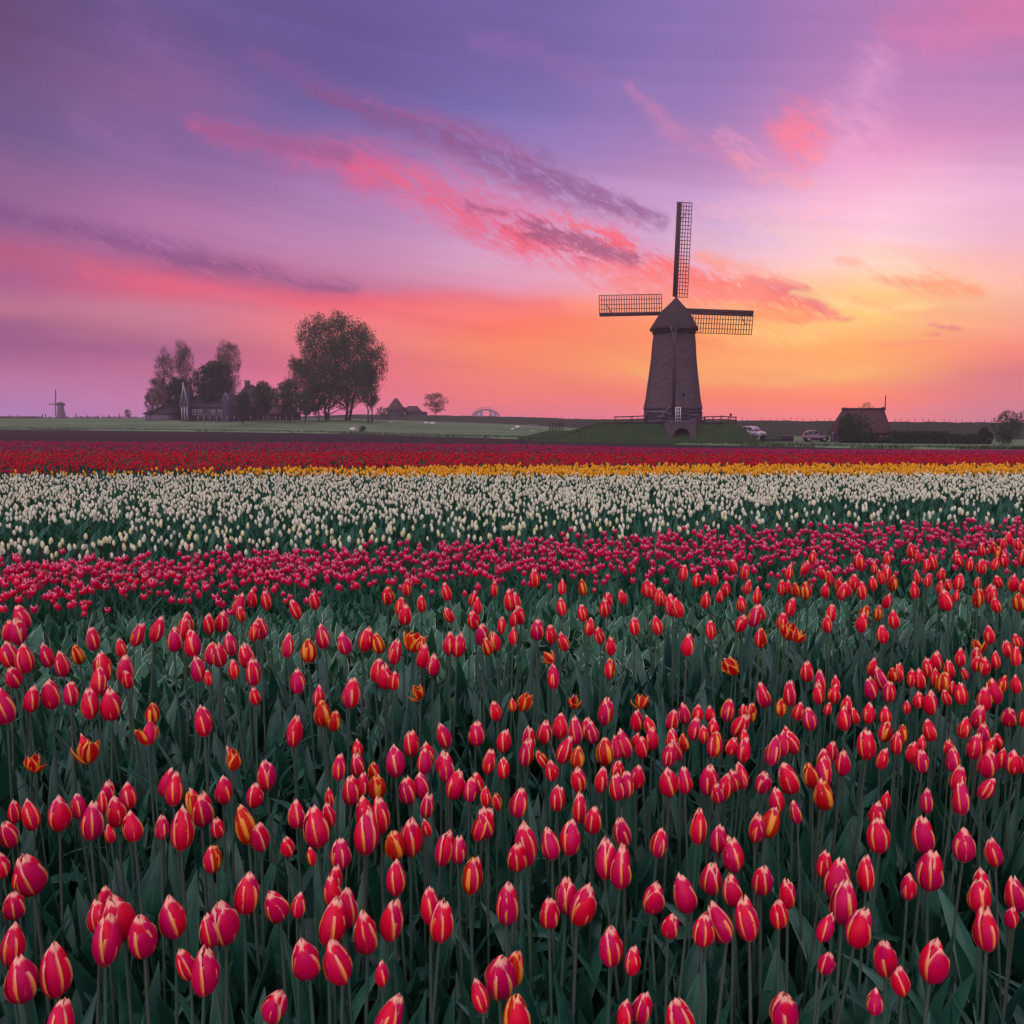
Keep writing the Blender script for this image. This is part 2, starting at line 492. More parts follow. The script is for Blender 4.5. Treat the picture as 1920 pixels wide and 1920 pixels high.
def leafy_mat(name, c1, c2, trans=0.3, rough=0.5, spec=0.35, scale=1.5, rim=None):
    m_, b = mat(name)
    tc = b.node('ShaderNodeTexCoord').outputs['Object']
    rnd = b.node('ShaderNodeObjectInfo').outputs['Random']
    n1 = b.noise(tc, scale, 4, 0.6)
    f = b.m('ADD', b.m('MULTIPLY', n1, 1.2), b.m('MULTIPLY', rnd, 0.4))
    col = b.mix(b.smooth(f, 0.4, 1.1), c1, c2)
    if rim:
        uv = b.node('ShaderNodeUVMap').outputs[0]
        u, v, _ = b.sep(uv)[:]
        # fine parallel veins, and a pale edge
        e = b.m('ABSOLUTE', u)
        vein = b.m('SINE', b.m('MULTIPLY', u, 38.0))
        col = b.mix(b.m('MULTIPLY', b.m('ADD', vein, 1.0), 0.07), col, (c2[0]*1.6, c2[1]*1.4, c2[2]*1.4, 1))
        col = b.mix(b.m('MULTIPLY', b.smooth(e, 0.86, 0.97), rim[4]), col, rim[:4])
    p = principled(b, col, rough, spec)
    t = b.node('ShaderNodeBsdfTranslucent'); b.put(t.inputs[0], b.mix(1.0, col, (0.9, 1.0, 0.45, 1), 'MULTIPLY'))
    finish(b, mixsh(b, trans, p, t.outputs[0]))
    return m_

def petal_mat(name, body, body2, edge, tip, w0=0.80, w1=0.9, trans=0.3, tipband=0.9, edgek=1.0, rough=0.38):
    """tulip petal: UV x = across (-1..1), y = along (0 base .. 1 tip)"""
    m_, b = mat(name)
    uv = b.node('ShaderNodeUVMap').outputs[0]
    u, v, _ = b.sep(uv)[:]
    info = b.node('ShaderNodeObjectInfo')
    rnd = info.outputs['Random']
    tc = b.node('ShaderNodeTexCoord').outputs['Object']
    a = b.m('ABSOLUTE', u)
    nz = b.noise(b.vm('ADD', b.comb(b.m('MULTIPLY', u, 3.0), b.m('MULTIPLY', v, 5.0), b.m('MULTIPLY', rnd, 50.0)), tc), 1.0, 4, 0.65)
    wob = b.m('MULTIPLY', b.m('SUBTRACT', nz, 0.5), 0.22)
    # fine streaks running up the petal
    fib = b.noise(b.comb(b.m('MULTIPLY', u, 22.0), b.m('MULTIPLY', v, 1.5), b.m('MULTIPLY', rnd, 20.0)), 1.0, 3, 0.6)
    bodyc = b.mix(b.smooth(b.m('ADD', nz, b.m('MULTIPLY', b.m('SUBTRACT', rnd, 0.5), 0.5)), 0.3, 0.7), body, body2)
    bodyc = b.mix(b.m('MULTIPLY', b.smooth(fib, 0.45, 0.75), 0.28), bodyc, (body[0]*0.55, body[1]*0.4, body[2]*0.6, 1))
    edgec = b.mix(b.smooth(v, 0.45, 0.95), edge, tip)
    # the edge widens upwards, and is broken in places
    ev = b.m('ADD', b.m('ADD', a, wob), b.m('MULTIPLY', b.m('SUBTRACT', v, 0.5), 0.16))
    fe = b.m('MULTIPLY', b.smooth(ev, w0, w1), b.smooth(v, 0.05, 0.3))
    ft = b.smooth(b.m('ADD', v, b.m('MULTIPLY', wob, 0.5)), tipband, tipband + 0.07)
    f = b.m('MULTIPLY', b.m('MAXIMUM', fe, ft), edgek)
    col = b.mix(f, bodyc, edgec)
    col = b.mix(b.smooth(v, 0.06, 0.0), col, (0.35, 0.30, 0.10, 1))
    p = principled(b, col, rough, 0.22, 0.0, bump(b, fib, 0.18, 0.004))
    t = b.node('ShaderNodeBsdfTranslucent'); b.put(t.inputs[0], col)
    finish(b, mixsh(b, trans, p, t.outputs[0]))
    return m_

M = {}
M['petal'] = petal_mat('bicolour_petal', (0.82, 0.003, 0.042, 1), (0.64, 0.003, 0.11, 1), (0.96, 0.42, 0.07, 1), (0.96, 0.52, 0.36, 1), 0.74, 0.94, tipband=.87)
M['flame'] = petal_mat('flamed_petal', (0.56, 0.004, 0.010, 1), (0.68, 0.03, 0.006, 1), (0.92, 0.40, 0.03, 1), (0.95, 0.46, 0.10, 1), 0.52, 0.72, .35)
M['fringe'] = petal_mat('fringed_petal', (0.84, 0.006, 0.055, 1), (0.68, 0.006, 0.10, 1), (0.85, 0.16, 0.28, 1), (0.96, 0.50, 0.55, 1), 0.86, 1.0, .3, .84, .85)
M['white'] = petal_mat('white_petal', (0.82, 0.88, 0.46, 1), (0.82, 0.90, 0.72, 1), (0.82, 0.88, 0.44, 1), (0.88, 0.90, 0.40, 1), .8, .95, .3)
M['yellow'] = petal_mat('yellow_petal', (0.92, 0.56, 0.015, 1), (0.90, 0.44, 0.01, 1), (0.90, 0.52, 0.02, 1), (0.92, 0.50, 0.02, 1), .8, .95, .35)
M['red'] = petal_mat('red_petal', (0.58, 0.002, 0.026, 1), (0.42, 0.002, 0.034, 1), (0.70, 0.005, 0.03, 1), (0.75, 0.01, 0.04, 1), .8, .95, .35)
M['crimson'] = petal_mat('crimson_petal', (0.46, 0.006, 0.070, 1), (0.34, 0.008, 0.080, 1), (0.46, 0.02, 0.06, 1), (0.5, 0.04, 0.1, 1), .8, .95, .3)
M['leaf'] = leafy_mat('tulip_leaf', (0.005, 0.048, 0.036, 1), (0.024, 0.130, 0.074, 1), .15, .38, .4, 9.0, (0.10, 0.22, 0.14, 1, .6))  # pale rim paints light along the leaf edges into the colour
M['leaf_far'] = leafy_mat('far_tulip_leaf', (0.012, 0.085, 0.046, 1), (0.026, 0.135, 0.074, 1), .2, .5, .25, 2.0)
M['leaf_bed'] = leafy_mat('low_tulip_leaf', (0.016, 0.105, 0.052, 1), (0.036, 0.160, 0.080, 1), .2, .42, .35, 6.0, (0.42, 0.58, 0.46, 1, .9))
M['stem'] = leafy_mat('tulip_stem', (0.030, 0.110, 0.065, 1), (0.070, 0.095, 0.070, 1), .0, .5, .35, 12.0)
M['soil'] = simple_mat('field_soil', (0.032, 0.023, 0.022, 1), .95, .5, 6.0, .1, None, .8)
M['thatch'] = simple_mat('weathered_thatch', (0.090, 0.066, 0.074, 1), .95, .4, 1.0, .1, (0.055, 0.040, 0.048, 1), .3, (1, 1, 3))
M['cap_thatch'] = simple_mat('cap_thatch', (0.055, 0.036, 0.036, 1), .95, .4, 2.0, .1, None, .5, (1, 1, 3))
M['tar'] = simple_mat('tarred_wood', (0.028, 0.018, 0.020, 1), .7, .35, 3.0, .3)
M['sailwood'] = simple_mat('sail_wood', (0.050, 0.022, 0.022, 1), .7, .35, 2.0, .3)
M['trim'] = simple_mat('white_trim', (0.70, 0.68, 0.68, 1), .5, .15, 4.0, .4)
M['dulltrim'] = simple_mat('weathered_white_trim', (0.36, 0.34, 0.37, 1), .6, .2, 4.0, .3)
M['glass'] = simple_mat('window_glass', (0.020, 0.020, 0.028, 1), .08, .2, 3.0, .6)
M['brick'] = simple_mat('portal_brick', (0.085, 0.068, 0.080, 1), .9, .35, 3.0, .2, None, .4)
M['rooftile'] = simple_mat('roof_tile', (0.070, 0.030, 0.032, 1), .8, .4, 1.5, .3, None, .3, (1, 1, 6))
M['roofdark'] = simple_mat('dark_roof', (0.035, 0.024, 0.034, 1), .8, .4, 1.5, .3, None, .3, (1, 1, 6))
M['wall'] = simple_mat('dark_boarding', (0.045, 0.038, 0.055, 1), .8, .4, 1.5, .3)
M['greywall'] = simple_mat('grey_wall', (0.14, 0.12, 0.16, 1), .8, .3, 1.5, .3)
M['fence'] = simple_mat('fence_wood', (0.060, 0.045, 0.048, 1), .8, .4, 4.0, .2)
M['palewood'] = simple_mat('pale_post', (0.20, 0.17, 0.18, 1), .8, .3, 4.0, .2)
M['bark'] = simple_mat('bark', (0.055, 0.040, 0.040, 1), .9, .4, 4.0, .2)
M['wool'] = simple_mat('sheep_wool', (0.62, 0.56, 0.52, 1), .95, .25, 6.0, .1)
M['face'] = simple_mat('sheep_face', (0.10, 0.08, 0.08, 1), .8, .25, 6.0, .1)
M['steel'] = simple_mat('painted_steel', (0.20, 0.19, 0.25, 1), .5, .2, 2.0, .5)
M['paintw'] = simple_mat('pale_car_paint', (0.30, 0.28, 0.34, 1), .25, .08, 1.0, .5, coat=.6)
M['paintd'] = simple_mat('dark_car_paint', (0.060, 0.016, 0.034, 1), .25, .1, 1.0, .5, coat=.6)
M['tyre'] = simple_mat('tyre_rubber', (0.018, 0.018, 0.020, 1), .8, .2, 4.0, .3)
M['lamp'] = simple_mat('headlamp_glass', (0.55, 0.5, 0.5, 1), .15, .1, 4.0, .6)
M['bin'] = simple_mat('green_bin', (0.045, 0.075, 0.060, 1), .6, .3, 3.0, .4)
M['bind'] = simple_mat('dark_crate_wood', (0.040, 0.024, 0.030, 1), .7, .3, 3.0, .3)
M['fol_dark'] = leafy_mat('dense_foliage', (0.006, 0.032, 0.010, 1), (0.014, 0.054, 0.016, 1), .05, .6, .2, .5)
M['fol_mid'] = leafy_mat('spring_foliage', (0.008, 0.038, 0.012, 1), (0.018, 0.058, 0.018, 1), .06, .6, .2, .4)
M['fol_pale'] = leafy_mat('thin_foliage', (0.075, 0.070, 0.045, 1), (0.105, 0.085, 0.060, 1), .3, .6, .2, .4)
M['fol_twig'] = leafy_mat('bare_twigs', (0.095, 0.060, 0.055, 1), (0.12, 0.075, 0.06, 1), .2, .7, .2, .4)
M['hedge'] = leafy_mat('hedge_foliage', (0.016, 0.040, 0.016, 1), (0.032, 0.060, 0.022, 1), .2, .6, .2, .8)

def grass_mat(name, a, b_, c, sx=(1, 1, 1), tuft=8.0):
    m_, b = mat(name)
    tc = b.node('ShaderNodeTexCoord').outputs['Object']
    v = b.vm('MULTIPLY', tc, sx)
    n1 = b.noise(v, .05, 5, .6, .4)
    n2 = b.noise(v, .6, 5, .65)
    n3 = b.noise(tc, tuft, 3, .6)
    col = b.mix(b.smooth(n1, .38, .62), a, b_)
    col = b.mix(b.m('MULTIPLY', b.smooth(n2, .4, .68), .7), col, c)
    col = b.mix(b.m('MULTIPLY', b.smooth(n3, .45, .7), .4), col, tuple(x * .5 for x in a[:3]) + (1,))
    finish(b, principled(b, col, .95, .04, 0.0, bump(b, n3, .6, .08)))
    return m_
M['meadow'] = grass_mat('meadow_grass', (0.120, 0.200, 0.105, 1), (0.060, 0.125, 0.055, 1), (0.170, 0.190, 0.120, 1), (.35, 1.6, 1))
M['bank'] = grass_mat('bank_grass', (0.018, 0.048, 0.018, 1), (0.028, 0.062, 0.022, 1), (0.045, 0.058, 0.028, 1), (1, 1, 1), 4.0)
M['dike'] = grass_mat('dike_grass', (0.028, 0.040, 0.020, 1), (0.036, 0.046, 0.026, 1), (0.050, 0.042, 0.036, 1), (.5, 1, 2), 2.0)

# ================================================================ terrain
TPX = np.array([-1500, 0, 640, 960, 1280, 1560, 1920, 3400], float)
TY = np.array([0, 1.5, 3, 5, 8, 14, 20, 38, 60, 85, 100, 118, 150, 166, 200, 300, 600, 3000], float)
def _near(d8, d14): return [1.20, 1.20, 1.15, 1.25, d8, d14, 1.65]
TD = np.array([  # drop below the eye at these distances, one row per column
    _near(1.50, 1.60) + [1.72, 1.92, 1.95, 1.97, 1.97, 1.90, .55, .40, .20, -.50, -.5],
    _near(1.50, 1.60) + [1.75, 1.95, 1.97, 1.97, 1.97, 1.90, .55, .40, .20, -.50, -.5],
    _near(1.43, 1.58) + [1.78, 2.0, 2.2, 2.25, 2.25, 2.0, .50, .30, .10, -.40, -.4],
    _near(1.38, 1.56) + [1.80, 2.1, 2.4, 2.5, 2.55, 2.3, 1.8, 1.6, 1.6, 1.6, 1.6],
    _near(1.34, 1.54) + [1.85, 2.4, 2.85, 2.92, 2.92, 2.9, 2.9, 2.9, 2.9, 2.9, 2.9],
    _near(1.32, 1.53) + [1.85, 2.5, 3.0, 2.9, 2.9, 2.9, 2.9, 2.9, 2.9, 2.9, 2.9],
    _near(1.30, 1.52) + [1.90, 2.5, 3.02, 3.05, 3.1, 3.1, 3.1, 3.1, 3.1, 3.1, 3.1],
    _near(1.30, 1.52) + [1.90, 2.5, 3.02, 3.05, 3.1, 3.1, 3.1, 3.1, 3.1, 3.1, 3.1]])
def G(x, y):
    """height of the ground"""
    y = max(y, 0.0)
    px = 960 + FX * x / max(y, 3.0)
    c = [float(np.interp(y, TY, r)) for r in TD]
    return CZ - float(np.interp(px, TPX, c))
def Gv(X, Y):
    Y = np.maximum(Y, 0.0)
    PX = 960 + FX * X / np.maximum(Y, 3.0)
    C = np.stack([np.interp(Y, TY, r) for r in TD])
    PX = np.clip(PX, TPX[0], TPX[-1])
    i = np.clip(np.searchsorted(TPX, PX) - 1, 0, len(TPX) - 2)
    t = (PX - TPX[i]) / (TPX[i + 1] - TPX[i])
    idx = np.arange(C.shape[1])
    return CZ - (C[i, idx] * (1 - t) + C[i + 1, idx] * t)
def ground_at(px, py, y0=3, y1=400):
    """distance at which a pixel's ray meets the ground"""
    a, z = ray(px, py)
    Y = y0
    while Y < y1:
        if CZ + z * Y <= G(a * Y, Y): return Y
        Y *= 1.002
    return y1

def sheet(name, xs_of, ys, material, lift=0.0, zf=None, kind='structure', ncol=60, smooth=True):
    """grid sheet: ys rows, xs_of(y) -> (x0, x1)"""
    V = []; n = ncol
    for y in ys:
        x0, x1 = xs_of(y)
        X = np.linspace(x0, x1, n)
        Z = zf(X, np.full(n, y)) if zf else Gv(X, np.full(n, float(y))) + lift
        V.append(np.stack([X, np.full(n, float(y)), Z], 1))
    V = np.concatenate(V)
    r = len(ys)
    i = np.arange(r - 1)[:, None] * n + np.arange(n - 1)[None]
    F = np.stack([i, i + 1, i + n + 1, i + n], -1).reshape(-1, 4)
    a = Acc(); a.add(V, F)
    o = a.build(name, material, smooth=smooth)
    tag(o, kind=kind)
    return o

ys = [-40, -10, -3, 0] + list(np.geomspace(0.5, 60, 60)) + list(np.arange(64, 210, 3.0)) + list(np.geomspace(215, 620, 18))
g = sheet('ground', lambda y: (-max(40, 1.9 * max(y, 0)), max(40, 1.9 * max(y, 0))), ys, M['soil'], ncol=110)

# the meadow beyond the ditch
EPX = [-1500, 0, 640, 960, 1280, 1560, 1920, 3400]
EDY = [165, 150, 125, 108, 96, 88, 80, 70]
def edgeY(px): return float(np.interp(px, EPX, EDY))
rowsT = np.concatenate([np.linspace(0, 1, 30) ** 1.6 * 60, np.array([70, 90, 120, 170, 260, 440])])
pxs = np.concatenate([np.linspace(-1500, -50, 14), np.linspace(0, 1920, 120), np.linspace(1970, 3400, 14)])
V = []
wob = np.random.default_rng(5)
wv = np.convolve(wob.normal(0, 1, len(pxs) + 4), np.ones(5) / 5, 'valid') * 1.1
for t in rowsT:
    yy = np.array([edgeY(p) for p in pxs]) + wv * max(0, 1 - t / 10) + t
    xx = (pxs - 960) / FX * yy
    lift = 0.22 * min(1, t / 0.8) if t < 0.8 else 0.22
    V.append(np.stack([xx, yy, Gv(xx, yy) + lift - (0.25 if t == 0 else 0)], 1))
n = len(pxs); r = len(rowsT)
i = np.arange(r - 1)[:, None] * n + np.arange(n - 1)[None]
a = Acc(); a.add(np.concatenate(V), np.stack([i, i + 1, i + n + 1, i + n], -1).reshape(-1, 4))
tag(a.build('meadow', M['meadow'], smooth=True), kind='structure')

# the dike: crest line given by photo column, row and distance
CR = [(560, 781, 290), (660, 777, 270), (760, 777.5, 255), (900, 780, 235), (1020, 783, 205), (1100, 786, 185), (1250, 787, 160), (1400, 788.5, 148), (1600, 790, 140), (1920, 793, 130), (2500, 797, 125), (3400, 800, 120)]
def crest(px):
    c = np.array(CR, float)
    return interp(px, c[:, 0], c[:, 1]), interp(px, c[:, 0], c[:, 2])
V = []
pxs = np.linspace(560, 3400, 240)
prof = [(-15, None), (-9, .32), (-5, .68), (-2, .95), (-.7, 1.0), (1.5, 1.0), (5, .5), (12, None)]
drg = np.random.default_rng(8)
for off, k in prof:
    yy = np.zeros(len(pxs)); zz = np.zeros(len(pxs))
    for j, p in enumerate(pxs):
        py, Y = crest(p)
        z = at(p, py, Y).z - (0.25 if off == -.7 and drg.random() < .3 else 0) * .4
        y = Y + off
        gz = G(colx(p, y), y)
        yy[j] = y; zz[j] = (gz - 0.3) if k is None else gz + 0.1 + (z - gz - 0.1) * k + drg.normal(0, .05)
    V.append(np.stack([(pxs - 960) / FX * yy, yy, zz], 1))
n = len(pxs); r = len(prof)
i = np.arange(r - 1)[:, None] * n + np.arange(n - 1)[None]
a = Acc(); a.add(np.concatenate(V), np.stack([i, i + 1, i + n + 1, i + n], -1).reshape(-1, 4))
tag(a.build('dike', M['dike'], smooth=True), kind='structure')

# the mound under the mill
MY = 104.0
def moundz(X, Y):
    cx = colx(1275, MY)
    left, right = colx(990, MY) - cx, colx(1424, MY) - cx
    u = np.where(X < cx, (X - cx) / left, (X - cx) / right)
    v = np.where(Y < MY, (MY - Y) / 8.4, (Y - MY) / 14.0)
    plateau_u = np.where(X < cx, .43, .58)
    e = np.maximum(np.abs(u) - plateau_u, 0) / (1 - plateau_u)
    ev = np.maximum(v - .42, 0) / .58
    rr = np.sqrt(e ** 2 + ev ** 2)
    s = np.clip(1 - rr, 0, 1); s = (s * s * (3 - 2 * s)) ** 1.3
    base = Gv(X.ravel(), Y.ravel()).reshape(X.shape)
    top = CZ - (795 - HOR) / FPX * 100
    return base + 0.18 + (top - base - 0.18) * s - np.where(s <= 0, .6, 0) + .06 * np.sin(X * 1.3 + Y) * s + .05 * np.sin(X * 3.1 - Y * 1.7)
X, Y = np.meshgrid(np.linspace(-1, 41, 90), np.linspace(94, 120, 50))
Z = moundz(X, Y)
a = Acc(); n = 90; i = np.arange(49)[:, None] * n + np.arange(89)[None]
a.add(np.stack([X, Y, Z], -1).reshape(-1, 3), np.stack([i, i + 1, i + n + 1, i + n], -1).reshape(-1, 4))
tag(a.build('mill_mound', M['bank'], smooth=True), kind='structure')
# low grass bank left of it with the sluice
def bankz(X, Y):
    cx, cy = colx(1085, 107), 107
    s = np.clip(1 - np.sqrt(((X - cx) / 7.5) ** 2 + ((Y - cy) / 5.0) ** 2), 0, 1)
    base = Gv(X.ravel(), Y.ravel()).reshape(X.shape)
    return base + .2 + .95 * np.minimum(s * 2, 1) - np.where(s <= 0, .6, 0)
X, Y = np.meshgrid(np.linspace(0, 17, 40), np.linspace(101, 113, 30))
a = Acc(); n = 40; i = np.arange(29)[:, None] * n + np.arange(39)[None]
a.add(np.stack([X, Y, bankz(X, Y)], -1).reshape(-1, 3), np.stack([i, i + 1, i + n + 1, i + n], -1).reshape(-1, 4))
tag(a.build('grass_bank', M['bank'], smooth=True), kind='structure')

# ================================================================ the windmill
K = MY / FPX
def mz(py): return CZ + ray(1265, py)[1] * MY
mx = colx(1260.5, MY)
mill = empty('windmill', (mx, MY, mz(795)))
tag(mill, 'large thatched windmill with four lattice sails on the grass mound', 'windmill', 'windmills')
z0 = mz(795)
def oct_ring(r, z, n=8, ph=math.pi / 8):
    return [(r * math.cos(ph + 2 * math.pi * k / n), r * math.sin(ph + 2 * math.pi * k / n), z) for k in range(n)]
C8 = math.cos(math.pi / 8)
a = Acc()
prof = [(768, 55.0), (765, 55.4), (758, 53.6), (745, 51.2), (724, 48.8), (700, 45.6), (672, 42.4), (640, 40.2), (625, 38.0), (612, 36.5)]
a.rings([oct_ring(w * .925 * K / C8, mz(y) - z0) for y, w in prof])
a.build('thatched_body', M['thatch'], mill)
a = Acc(); a.rings([oct_ring(50.6 * K / C8, -.35), oct_ring(49.8 * K / C8, mz(766) - z0)])
base = a.build('wooden_base', M['wall'], mill)
# boards of the base: lapped planks on the faces towards the camera
nb = 9
for f in range(4, 8):
    a0 = math.pi / 8 + 2 * math.pi * f / 8; a1 = a0 + 2 * math.pi / 8
    for j in range(nb):
        zz = -.05 + (mz(770) - z0) * j / nb
        h = (mz(770) - z0) / nb
        rr0 = 50.6 * K / C8 + .02
        p0 = Vector((rr0 * math.cos(a0), rr0 * math.sin(a0), 0)); p1 = Vector((rr0 * math.cos(a1), rr0 * math.sin(a1), 0))
        nn = (p0 + p1).normalized()
        d = (p1 - p0) * .01
        a = Acc()
        a.add([p0 + d + nn * .05 + Vector((0, 0, zz)), p1 - d + nn * .05 + Vector((0, 0, zz)), p1 - d + nn * .01 + Vector((0, 0, zz + h * .96)), p0 + d + nn * .01 + Vector((0, 0, zz + h * .96)),
               p0 + d + Vector((0, 0, zz)), p1 - d + Vector((0, 0, zz)), p1 - d + Vector((0, 0, zz + h * .96)), p0 + d + Vector((0, 0, zz + h * .96))],
              np.array([[0, 1, 2, 3], [5, 4, 7, 6], [4, 5, 1, 0], [3, 2, 6, 7], [4, 0, 3, 7], [1, 5, 6, 2]]))
        a.build('plank', M['wall'] if (j + f) % 3 else M['greywall'], base)
# front face of the octagon looks towards -y
fr = 50.6 * K
def window(px0, px1, py0, py1, yoff, parent, bars=True, name='window'):
    x0, x1 = colx(px0, MY + yoff) - mx, colx(px1, MY + yoff) - mx
    za, zb = mz(py1) - z0, mz(py0) - z0
    a = Acc(); t = .09
    a.box(x0, x1, yoff - .10, yoff, za, za + t); a.box(x0, x1, yoff - .10, yoff, zb - t, zb)
    a.box(x0, x0 + t, yoff - .10, yoff, za + t, zb - t); a.box(x1 - t, x1, yoff - .10, yoff, za + t, zb - t)
    if bars:
        a.box((x0 + x1) / 2 - .03, (x0 + x1) / 2 + .03, yoff - .09, yoff - .01, za + t, zb - t)
        for k in range(1, 4):
            zz = za + (zb - za) * k / 4
            a.box(x0 + t, x1 - t, yoff - .085, yoff - .01, zz - .02, zz + .02)
    w = a.build(name, M['greywall'] if name == 'window' else M['trim'], parent)
    a = Acc(); a.box(x0 + t, x1 - t, yoff - .04, yoff + .02, za + t, zb - t); a.build('pane', M['glass'], w)
    return w
window(1266, 1276, 764, 790, -fr - .08, mill, True, 'door')
window(1277, 1284, 730, 746, -fr + .22, mill, False)
a = Acc(); a.box(colx(1277, MY - fr) - mx, colx(1288, MY - fr) - mx, -fr - .05, -fr, mz(793) - z0, mz(771) - z0); a.build('shutter', M['tar'], mill)
# cap
a = Acc()
capp = [(620, 43.8, 1.00), (617.5, 45.0, 1.02), (612, 42.0, .98), (600, 35.0, .88), (592, 30.5, .78), (587, 27.5, .70), (581, 22.5, .60), (570, 11.6, .42), (558, 1.2, .12)]
rg = []
for y, w, l in capp:
    rg.append([(2.5 * K * (1 - w / 45) + w * K * math.cos(t) * (1 - .12 * max(0, math.sin(-t))), (3.3 * l) * math.sin(t), mz(y) - z0) for t in np.linspace(0, 2 * math.pi, 20, endpoint=False)])
a.rings(rg)
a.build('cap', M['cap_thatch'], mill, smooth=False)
# dark boarded gable of the cap, turned to the camera
a = Acc()
a.add([(-19 * K, -3.36, mz(621) - z0), (19 * K, -3.36, mz(621) - z0), (15 * K, -3.0, mz(592) - z0), (0, -2.2, mz(578) - z0), (-15 * K, -3.0, mz(592) - z0)], [[0, 1, 2, 3, 4]])
a.build('cap_boarding', M['tar'], mill)
a = Acc(); a.rings([oct_ring(39.5 * K, mz(627) - z0, 20, 0), oct_ring(40.5 * K, mz(619) - z0, 20, 0)]); a.build('cap_skirt', M['tar'], mill)
# tail pole down the back with its braces, and the wheel at its foot
a = Acc(); a.bar((colx(1263, MY - 3.2) - mx, -3.2, mz(606) - z0), (colx(1262, MY - 5.2) - mx, -5.2, mz(800) - z0), .34, .34); a.build('tail_pole', M['tar'], mill)
a = Acc(); X_ = lambda p, y: colx(p, MY + y) - mx; a.bar((X_(1253, -3.5), -3.5, mz(616) - z0), (X_(1267, -4.4), -4.4, mz(658) - z0), .045); a.bar((X_(1267, -4.4), -4.4, mz(658) - z0), (X_(1267, -4.6), -4.6, mz(672) - z0), .045); a.build('chain', M['palewood'], mill)
a = Acc(); a.bar((-40 * K, -fr - .5, mz(791) - z0), (-15 * K, -fr - .3, mz(763) - z0), .08); a.build('ladder', M['palewood'], mill)
a = Acc(); a.tube([(-1.3, -5.25, .42), (-.85, -5.25, .42)], .42, 12); a.build('winding_wheel', M['tar'], mill)
# sails: the photograph shows them much shorter sideways than upwards
hub = Vector((colx(1262.5, MY + 4.2) - mx, 4.2, CZ + ray(1265, 586)[1] * (MY + 4.2) - z0))
a = Acc(); a.tube([hub + Vector((0, -1.5, 0)), hub + Vector((0, .55, 0))], .42, 10); a.build('sail_shaft', M['sailwood'], mill)
def sail(ux, uy, vx, vy, length, inner, cw, bw, name='sail'):
    """u = outward direction, v = side of the lattice, in (x, z)"""
    KB = (MY + 4.5) / FPX
    def P(s, t, dy=0.0): return hub + Vector((ux * s + vx * t, dy, uy * s + vy * t))
    L = length * KB; I = inner * KB; cwm = cw * KB; bwm = bw * KB
    a = Acc(); a.bar(P(0, 0), P(L, 0), .26, .30)
    sp = a.build(name, M['sailwood'], mill)
    a = Acc()
    # wind board: a thin slanted plank on the other side of the spar
    a.add([P(I, -bwm, -.25), P(L, -bwm, -.25), P(L, .02, 0), P(I, .02, 0), P(I, -bwm, -.21), P(L, -bwm, -.21), P(L, .02, .04), P(I, .02, .04)],
          np.array([[0, 1, 2, 3], [7, 6, 5, 4], [0, 4, 5, 1], [1, 5, 6, 2], [2, 6, 7, 3], [3, 7, 4, 0]]))
    a.build('wind_board', M['sailwood'], sp)
    a = Acc()
    nbar = 25
    for k in range(nbar + 1):
        s = I + (L - I) * k / nbar
        a.bar(P(s, 0, .0), P(s, cwm, .22), .085, .07)
    for f in (.26, .5, .75, 1.0):
        a.bar(P(I, cwm * f, .22 * f - .05), P(L, cwm * f, .22 * f - .05), .075, .07)
    a.build('lattice', M['sailwood'], sp)
    a = Acc(); a.bar(P(L * .84, .1, -.1), P(L * .90, cwm * .45, -.1), .08); a.bar(P(L * .90, cwm * .45, -.1), P(L * .94, cwm * .5, -.1), .06)
    a.build('stay', M['sailwood'], sp)
    return sp
up = math.radians(1.6)
sail(math.sin(up), math.cos(up), math.cos(up), -math.sin(up), 196, 28, 21, 7.5)
dn = math.radians(182)
sail(math.sin(dn), math.cos(dn), math.cos(dn), -math.sin(dn), 195, 24, 21, 7.5)
th = math.radians(-2.0)
sail(math.cos(th), math.sin(th), math.sin(th), -math.cos(th), 142.5, 18, 35, 8)
th = math.radians(180 + 1.2)
sail(math.cos(th), math.sin(th), math.sin(th), -math.cos(th), 139.5, 25, 34, 5)

# the brick outlet in front of the mill
PY_ = 97.6; KP = PY_ / FPX
portal = empty('brick_culvert', (colx(1279, PY_), PY_, CZ - (834 - HOR) * KP))
tag(portal, 'brick culvert with a round arched opening in front of the windmill', 'culvert')
hw = 26 * KP; ht = (834 - 791) * KP; ow = 14.5 * KP; oh = (834 - 803) * KP
arch = [(-ow, 0)] + [(ow * -math.cos(t), oh - ow + ow * math.sin(t)) for t in np.linspace(0, math.pi, 13)] + [(ow, 0)]
outer = [(-hw, 0)] + [(-hw, ht * .55), (-hw, ht)] + [(x, ht) for x in np.linspace(-hw, hw, 9)[1:-1]] + [(hw, ht), (hw, ht * .55)] + [(hw, 0), (hw, 0)]
outer = outer[:15]
while len(outer) < 15: outer.append((hw, 0))
V = [(x, 0, z) for x, z in arch] + [(x, 0, z) for x, z in outer]
F = [[k, k + 1, 15 + k + 1, 15 + k] for k in range(14)]
a = Acc(); a.add(V, F)
a.add([(x, 0, z) for x, z in arch] + [(x, 3.2, z) for x, z in arch], [[k, 15 + k, 15 + k + 1, k + 1] for k in range(14)])
a.add([(-hw, 0, 0), (-hw, 0, ht), (-hw, 3.4, ht), (-hw, 3.4, 0), (hw, 0, 0), (hw, 0, ht), (hw, 3.4, ht), (hw, 3.4, 0)], np.array([[0, 3, 2, 1], [4, 5, 6, 7], [1, 2, 6, 5], [3, 7, 6, 2]]))
a.build('wall', M['brick'], portal)
a = Acc(); a.box(-hw - .05, hw + .05, -.06, .35, ht, ht + .13); a.build('coping', M['greywall'], portal)
